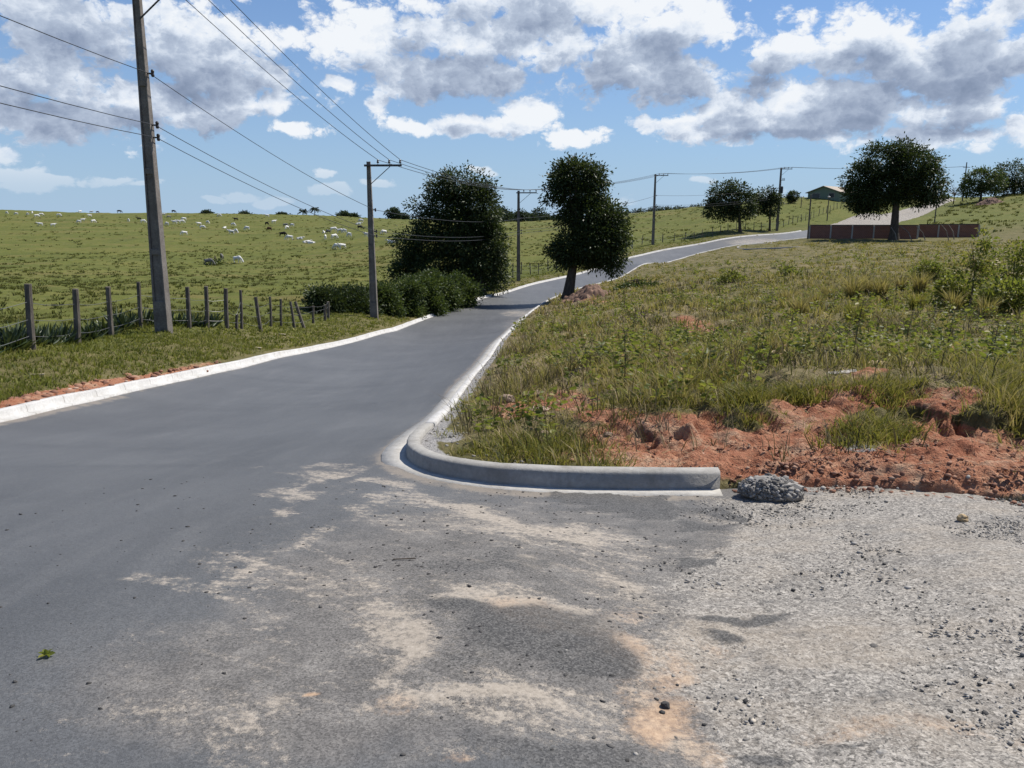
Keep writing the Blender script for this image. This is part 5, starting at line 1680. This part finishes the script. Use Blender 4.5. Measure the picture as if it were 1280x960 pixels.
tag(leaves_mesh('low_weeds', b, np.vstack(dirs), L, L * .5, np.concatenate(tints), M_WEED, None, .15, True), 'low leafy weeds mixed through the rough grass of the plot', 'weeds', None, 'stuff')

TUS = [(1065, 385, 1.15, 260), (1100, 375, 1.0, 200), (1148, 372, 1.1, 240), (1035, 378, .9, 180), (1068, 408, .8, 220), (1145, 392, .7, 160), (1190, 395, .8, 160), (985, 390, .8, 180), (878, 494, .42, 170), (998, 402, .7, 160), (1232, 400, .8, 160), (1085, 372, 1.0, 160), (1125, 368, .9, 160), (1018, 392, .7, 150)]
TL = {0: 'largest feathery straw coloured grass clump in the middle of the plot', 8: 'small dark grass clump nearest the red earth bank, left of the plot centre', 4: 'dark based bunch of grass in front of the largest straw clump'}
for i, (u, v, h, nbl) in enumerate(TUS):
    x, y, t = hit(u, v)
    r_ = np.zeros(1)
    a_ = blades(np.full(1, 0.), np.full(1, 0.), np.zeros(1), np.full(1, h), nbl, .007 + .0007 * t, .16, .55, np.full(1, .80 if i not in (4, 5, 8) else .5), .14)
    f_ = blades(np.full(1, 0.), np.full(1, 0.), np.zeros(1), np.full(1, h * .45), nbl // 2, .012 + .0008 * t, .18, .5, np.full(1, .45), .2)

    pa = join_parts([a_, f_])
    o = mesh_np('grass_tussock', pa[0], pa[1], pa[2], dict(tint=pa[3]), M_GRASS)
    o.location = (x, y, gz(x, y))
    tag(o, TL.get(i, 'tall straw coloured grass clump rising from the plot'), 'grass clump', 'tall grass clumps in the plot')

for pb, t, lob, lab in [((1214, 374), 26, [(1213, 285, 5, 9), (1218, 304, 9, 10), (1210, 322, 15, 9), (1228, 330, 16, 10), (1198, 338, 14, 9), (1216, 345, 20, 12)], 'tall young shrub with big leaves rising above the plot at right'),
                         ((1262, 366), 30, [(1262, 318, 20, 14), (1280, 330, 24, 18), (1248, 338, 16, 12), (1290, 310, 16, 16), (1266, 346, 24, 10)], 'broad leafy shrub at the right edge beside the tall young one'),
                         ((1162, 352), 42, [(1160, 336, 12, 8), (1172, 342, 10, 7), (1148, 343, 9, 6)], 'small leafy shrub left of the tall young one'),
                         ((915, 362), 50, [(912, 346, 10, 8), (922, 352, 12, 7), (904, 354, 9, 6)], 'leafy shrub in the middle of the plot, nearer the road'),
                         ((1192, 392), 27, [(1190, 362, 18, 14), (1204, 372, 14, 10), (1178, 374, 12, 9)], 'bushy weed shrub in front of the tall young one, to its left'),
                         ((1254, 398), 24, [(1252, 366, 24, 16), (1272, 376, 18, 14), (1238, 378, 14, 10)], 'yellowish leafy shrub low at the right edge of the plot'),
                         ((1104, 402), 30, [(1104, 388, 14, 8), (1114, 393, 10, 6)], 'low leafy shrub beside the dark based grass bunch'),
                         ((985, 352), 55, [(982, 340, 9, 7), (992, 345, 9, 6)], 'small shrub in the plot left of the straw clumps')]:
    root = tree('young_shrub', pb, t, lob, lab, 60 if t == 26 else 16, .03, 40 if t == 26 else 85, 10, .26, .17, M_WEED, group='shrubs growing in the plot', cat='shrub', crown='foliage', dn=1.0, wid=.5)

# spiky rosettes along the wire fence
def spiky(L, n):
    base = np.zeros((n, 3)); base[:, :2] = rng.normal(size=(n, 2)) * .05
    a = np.arange(n) * 2.4; e = rng.uniform(.35, 1.35, n)
    d = np.stack([np.cos(a) * np.cos(e), np.sin(a) * np.cos(e), np.sin(e)], -1)
    return base, d, L * rng.uniform(.7, 1.1, n)


b, d, L = spiky(.55, 30)
sp = leaves_mesh('spiky_plant', b, d, L, .06, rng.uniform(.1, 1, 30), M_SPIKE, None, .2, True)
b, d, L = spiky(.42, 24)
sp2 = leaves_mesh('spiky_plant', b, d, L, .055, rng.uniform(0, .8, 24), M_SPIKE, None, .2, True)
SPL = 'dark spiky leaved plant in the row along the wire fence'
spots = []
for i in range(58):
    f = i / 57
    u = -30 + 300 * f + random.uniform(-5, 5)
    # just behind the line of posts
    q = [P(*c[:3]) for c in LP]
    us_ = [c[0] for c in LP]
    px_ = np.interp(u, us_, [a[0] for a in q]); py_ = np.interp(u, us_, [a[1] for a in q])
    dn_ = random.uniform(.15, 1.9) * (1.0 if u > 20 else 1.2)
    ll_ = math.hypot(px_, py_)
    spots.append((px_ * (1 + dn_ / ll_), py_ * (1 + dn_ / ll_)))
for i, (x, y) in enumerate(spots):
    s_ = sp if i % 2 == 0 else sp2
    o = s_ if i < 2 else s_.copy()
    if i >= 2: COL.objects.link(o)
    o.location = (x, y, gz(x, y) - .02); o.rotation_euler = (0, 0, random.uniform(0, 6.28)); o.scale = (random.uniform(.8, 1.25),) * 3
    tag(o, SPL, 'spiky plant', 'spiky plants along the wire fence')

# ------------------------------------------------------------------ loose stones
def ico():
    bm = bmesh.new(); bmesh.ops.create_icosphere(bm, subdivisions=1, radius=1)
    v = np.array([q.co[:] for q in bm.verts]); f = np.array([[q.index for q in p.verts] for p in bm.faces]); bm.free()
    return v, f


ICO_V, ICO_F = ico()


def stone_mat(name, stops):
    m, n, out = material(name)
    f = n.noise(n.pos(), 60, 3, .6)
    principled(n, out, n.mix(n.math('MULTIPLY', f, .35), n.ramp(n.attr('tint'), stops), (.16, .15, .14)), .9, .2)
    return m


M_CHIP = stone_mat('stone_chippings', [(0, (.05, .047, .043)), (.3, (.15, .14, .125)), (.6, (.29, .272, .245)), (.85, (.42, .395, .355)), (1, (.54, .47, .37))])
M_CRUMB = stone_mat('asphalt_crumbs', [(0, (.012, .012, .012)), (.7, (.04, .039, .038)), (1, (.09, .085, .08))])
M_CLOD = stone_mat('earth_clods', [(0, (.15, .062, .036)), (.5, (.25, .112, .064)), (.85, (.34, .18, .11)), (1, (.44, .35, .27))])
M_YELLOW = stone_mat('ochre_stone', [(0, (.34, .23, .11)), (1, (.48, .36, .20))])
M_BROWNST = stone_mat('brown_stone', [(0, (.16, .11, .075)), (1, (.34, .25, .18))])


def stones(name, x, y, z, r, tint, mat, flat=.62):
    N = len(x)
    vs_ = np.stack([ICO_V * (1 + .22 * rng.normal(size=(len(ICO_V), 1))).clip(.5, 1.6) for _ in range(12)])
    w = rng.integers(0, 12, N)
    V = vs_[w] * r[:, None, None] * np.stack([rng.uniform(.75, 1.35, N), rng.uniform(.75, 1.35, N), flat * rng.uniform(.7, 1.2, N)], -1)[:, None, :]
    a = rng.uniform(0, 6.28, N); c, s = np.cos(a)[:, None], np.sin(a)[:, None]
    X = V[..., 0] * c - V[..., 1] * s; Y = V[..., 0] * s + V[..., 1] * c
    V = np.stack([X + x[:, None], Y + y[:, None], V[..., 2] + (z + r * .18)[:, None]], -1)
    T = (np.arange(N) * len(ICO_V))[:, None, None] + ICO_F[None]
    return mesh_np(name, V.reshape(-1, 3), None, T.reshape(-1, 3), dict(tint=np.repeat(tint, len(ICO_V))), mat)


n = 105000
x = rng.uniform(-.6, 7.6, n); y = rng.uniform(1.5, 6.3, n)
at_ = surf_attrs(x, y, H(x, y)); sdp = poly_sd(x, y, POLY)
k = (sdp < .1) & (rng.uniform(0, 1, n) < at_['gravel'] * (.10 + 1.0 * sstep(vnoise(x * .6, y * 1.5, 1.4, 121, 4), .3, .75)) - .02)
x, y = x[k], y[k]
r = .0028 + .0062 * rng.uniform(0, 1, len(x)) ** 2.6 + .010 * (rng.uniform(0, 1, len(x)) > .994)
zt = H(x, y)
tag(stones('gravel_stones', x, y, zt, r, rng.beta(2.2, 2, len(x)), M_CHIP), 'loose grey stone chippings scattered over the gravel track', 'gravel', None, 'stuff')
n = 26000
x = rng.uniform(-3.2, 2.6, n); y = rng.uniform(1.6, 6.2, n)
at_ = surf_attrs(x, y, H(x, y)); sdp = poly_sd(x, y, POLY)
k = (sdp < -.05) & (rng.uniform(0, 1, n) < at_['dark'] * .75 + .16 * at_['worn'] * (vnoise(x, y, 1.1, 125, 2) > .42) + .02)
x, y = x[k], y[k]
r = .0026 + .0085 * rng.uniform(0, 1, len(x)) ** 3.2
tag(stones('asphalt_crumbs', x, y, H(x, y), r, rng.uniform(0, .9, len(x)), M_CRUMB), 'black crumbs of asphalt strewn over the junction', 'crumbs', None, 'stuff')
# earth clods on the bank and along the left kerb
n = 26000
x = np.r_[rng.uniform(-1.2, 8.5, n), rng.uniform(-10, -6.6, 9000)]; y = np.r_[rng.uniform(4.5, 14, n), rng.uniform(9.5, 22, 9000)]
z, sd = land_at(x, y)
so = soil_amount(x, y, z, sd)
x = np.r_[x, rng.uniform(1.5, 9, 16000)]; y = np.r_[y, rng.uniform(4.6, 6.6, 16000)]
z, sd = land_at(x, y); so = soil_amount(x, y, z, sd)
z = np.where(sd < .02, H(x, y), z)
k = ((sd > .06) & (rng.uniform(0, 1, len(x)) < (so - .3) * .7)) | ((x > 1.7) & (y < 6.6) & (sd > -.10) & (sd < .34) & (rng.uniform(0, 1, len(x)) < .6))
x, y, z, sd = x[k], y[k], z[k], sd[k]
r = (.004 + .016 * rng.uniform(0, 1, len(x)) ** 4) * np.where(x < -6, 4.0, np.where((sd < .30) & (x > 1.7), 1.25, 1.0))
tag(stones('earth_clods', x, y, z, r, rng.beta(2, 2.2, len(x)), M_CLOD, .75), 'crumbled red earth clods on the bank and behind the left kerb', 'earth', None, 'stuff')
# grey chippings behind the right kerb and heaped along the foot of the bank
n = 14000
x = rng.uniform(-1.2, 8, n); y = rng.uniform(4.8, 24, n)
z, sd = land_at(x, y); gzz = np.where(sd < 0, H(x, y), z)
kx = kerb_x(np.clip(y, 8, 160))
strip = (x > kx + .13) & (x < kx + .42) & (y > 7)
u, v, t = proj(x, y, gzz)
foot = blobmask(u, v, [(1150, 602, 130, 14, 1), (1000, 606, 60, 8, .7), (640, 578, 70, 10, .4), (560, 545, 30, 14, .9), (1075, 560, 50, 10, .5), (1260, 612, 50, 10, .8)])
k = (rng.uniform(0, 1, n) < np.where(strip, .8, foot * .9)) & (sd > -.15)
x, y, gzz = x[k], y[k], gzz[k]
r = .006 + .018 * rng.uniform(0, 1, len(x)) ** 2
tag(stones('grey_chippings', x, y, gzz, r, rng.beta(2, 2.6, len(x)), M_CHIP, .8), 'grey stone chippings behind the right kerb and along the foot of the bank', 'gravel', None, 'stuff')


def rock(u, v, r, mat, tint, label, flat=.7, group=None, name='stone', sx=1.0):
    x, y, t = hit(u, v)
    bm = bmesh.new(); bmesh.ops.create_icosphere(bm, subdivisions=3, radius=1)
    ph = random.uniform(0, 50)
    for q in bm.verts:
        c = q.co.copy()
        d = 1 + .28 * (float(vnoise(np.array([c.x + ph]), np.array([c.y + c.z * 1.7]), 1.3, 7, 2)[0]) - .5) * 2 + .1 * (float(vnoise(np.array([c.x * 3 + ph]), np.array([c.z * 3 + c.y * 2]), 1.5, 9, 2)[0]) - .5)
        q.co = Vector((c.x * d * sx, c.y * d, c.z * d * flat)) * r
    me = bpy.data.meshes.new(name); bm.to_mesh(me); bm.free()
    a = me.attributes.new('tint', 'FLOAT', 'POINT'); a.data.foreach_set('value', np.clip(rng.normal(tint, .12, len(me.vertices)), 0, 1).astype(np.float32))
    for p in me.polygons: p.use_smooth = False
    me.materials.append(mat)
    o = bpy.data.objects.new(name, me); COL.objects.link(o)
    o.location = (x, y, gz(x, y) + r * flat * .45); o.rotation_euler = (0, 0, random.uniform(-.5, .5))
    return tag(o, label, 'stone', group)


rock(1205, 633, .034, M_YELLOW, .6, 'rounded ochre stone lying at the edge of the gravel track by the bank', .95)
rock(1140, 482, .085, M_YELLOW, .4, 'ochre boulder among the weeds above the red bank', .95)
rock(1093, 473, .10, M_YELLOW, .9, 'flat pale stone left of the ochre boulder', .5, sx=1.4)
rock(634, 508, .105, M_BROWNST, .5, 'largest brown stone on the bare patch behind the right kerb', .8)
rock(672, 514, .10, M_BROWNST, .9, 'flat pale brown stone right of the largest brown one', .4, sx=1.6)
rock(667, 500, .12, M_BROWNST, .15, 'dark flat brown stone above the pale one behind the right kerb', .35, sx=1.7)
rock(681, 550, .055, M_BROWNST, .45, 'small brown stone in the green grass near the corner kerb', .8)
rock(760, 551, .05, M_BROWNST, .3, 'small brown stone where the red earth begins behind the corner kerb', .8)
rock(1108, 912, .022, M_CHIP, .55, 'pale grey stone lying on the sandy part of the gravel track', .75)
rock(833, 852, .016, M_CRUMB, .6, 'black stone standing on the orange sand by the gravel edge', .95)
rock(1050, 838, .018, M_CHIP, .1, 'dark grey stone in the middle of the gravel track', .8)
rock(1095, 783, .02, M_CHIP, .15, 'dark stone on the far part of the gravel track', .7)
rock(979, 945, .02, M_CHIP, .7, 'pale stone on the black patch at the bottom of the photo', .6)
lump = rock(963, 606, .15, M_CHIP, .5, 'grey lump of set stone chippings leaning on the bank beyond the kerb end', .72, name='aggregate_heap', sx=1.55)
lump['category'] = 'heap'
nd = unit(rng.normal(size=(3200, 3))); nd = nd[nd[:, 2] > -.2]
lx_, ly_, lz_ = (nd * np.array([.15 * 1.5, .15, .15 * .70]) * rng.uniform(.9, 1.03, (len(nd), 1))).T
ch_ = stones('chippings', lx_, ly_, lz_, rng.uniform(.004, .014, len(nd)) * (1 + 1.2 * (rng.uniform(0, 1, len(nd)) > .95)), rng.beta(2.2, 3.0, len(nd)), M_CHIP, .8); ch_.parent = lump
# broken slab and sticks
def plank(u, v, L, w, h, rz, mat, name, label, cat, tilt=0.0):
    x, y, t = hit(u, v)
    mb = MB(); mb.hexa([(-L / 2, -w / 2, 0), (L / 2, -w * .4, 0), (L / 2 * .94, w / 2, 0), (-L / 2 * .97, w * .45, 0), (-L / 2, -w / 2, h), (L / 2, -w * .4, h * .8), (L / 2 * .94, w / 2, h), (-L / 2 * .97, w * .45, h * .9)])
    o = mb.build(name, mat, None, bevel=min(w, h) * .12); o.location = (x, y, gz(x, y) + .01); o.rotation_euler = (0, tilt, rz)
    return tag(o, label, cat)


plank(1052, 489, .42, .14, .05, .12, M_PILLAR, 'slab_fragment', 'broken grey concrete slab lying on the red earth below the weeds', 'slab', -.05)
M_STICK = leaf_mat('pale_dry_stick', [(0, (.34, .29, .2)), (1, (.34, .29, .2))], .8, .1, 0)
plank(45, 468, .30, .035, .02, .15, M_STICK, 'stick', 'pale stick on the left verge below the first fence post', 'stick')
plank(107, 465, .19, .035, .02, -.5, M_STICK, 'stick', 'short pale stick on the left verge below the second fence post', 'stick')
plank(322, 436, .34, .09, .02, -.5, M_STICK, 'cardboard_scrap', 'pale flat scrap on the left verge by the curve of the kerb', 'scrap')
plank(353, 420, .3, .1, .05, .8, M_STICK, 'cardboard_scrap', 'pale scrap leaning in the verge grass below the crooked posts', 'scrap', .2)
plank(297, 426, .26, .09, .02, .2, M_STICK, 'cardboard_scrap', 'small pale scrap on the verge grass left of the crooked posts', 'scrap')
plank(505, 679, .12, .006, .005, .1, M_BARK, 'twig', 'thin dark twig lying on the asphalt below the corner kerb', 'twig')
x, y, t = hit(54, 791)
b = np.zeros((7, 3)) + np.array([0, 0, .004]); d = np.array([[1, .2, .15], [-1, .1, .2], [.3, 1, .3], [-.4, -.8, .15], [.8, -.5, .35], [-.6, .6, .3], [.1, -.2, .6]])
o = tag(leaves_mesh('fallen_leaves', b, d, .034, .02, rng.uniform(.3, .8, 7), M_WEED, None, .2, True), 'small sprig of green leaves fallen on the clean asphalt at left', 'leaves'); o.location = (x, y, gz(x, y) + .003)

M_MOUND = stone_mat('dug_earth', [(.2, (.07, .038, .026)), (.5, (.15, .080, .050)), (.8, (.24, .145, .095))])
# heap of dug earth beside the narrow mango tree
def mound(u, v, t, rx, ry, h, label, name='earth_mound'):
    x, y = P(u, v, t)[:2]
    g = 90
    X, Y = np.meshgrid(np.linspace(-1.25, 1.25, g), np.linspace(-1.25, 1.25, g))
    q = np.sqrt(X ** 2 + Y ** 2) + (vnoise(X + 3, Y, 2.2, 131, 3) - .5) * .5
    wx, wy = X * rx + x, Y * ry + y
    zz = ground(wx.ravel(), wy.ravel()).reshape(g, g) - .12 + (h + .12) * (1 - sstep(q, 0, 1.05)) + (vnoise(wx, wy, 3.5, 132, 4) - .5) * .55 * (q < 1)
    i = (np.arange(g - 1)[:, None] * g + np.arange(g - 1)[None]).ravel()
    o = mesh_np(name, np.stack([(wx - x).ravel(), (wy - y).ravel(), (zz - zz.min()).ravel()], -1), np.stack([i, i + 1, i + g + 1, i + g], -1), None, dict(tint=np.clip(vnoise(wx, wy, 5, 133, 4), 0, 1).ravel()), M_MOUND)
    o.location = (x, y, zz.min())
    return tag(o, label, 'mound')


mound(734, 384, 57, 2.3, 2.6, 1.0, 'heap of reddish brown earth at the foot of the narrow mango tree')
mound(1237, 246, 172, 3.4, 2.5, 1.2, 'small earth heap on the skyline below the right hand trees')
# kerb of the side street in front of the brick wall
isl = smooth_line([tuple(P(*q)[:2]) for q in ((1000, 313.5, 103), (960, 312.5, 104), (930, 311, 106.5), (921, 308.5, 110), (934, 306, 113), (965, 304.5, 115))], .4)
o = sweep("kerb", isl, [(q[0] * 1.3, q[1] + .03) for q in KPROF], M_KERB_SHADED, 1)
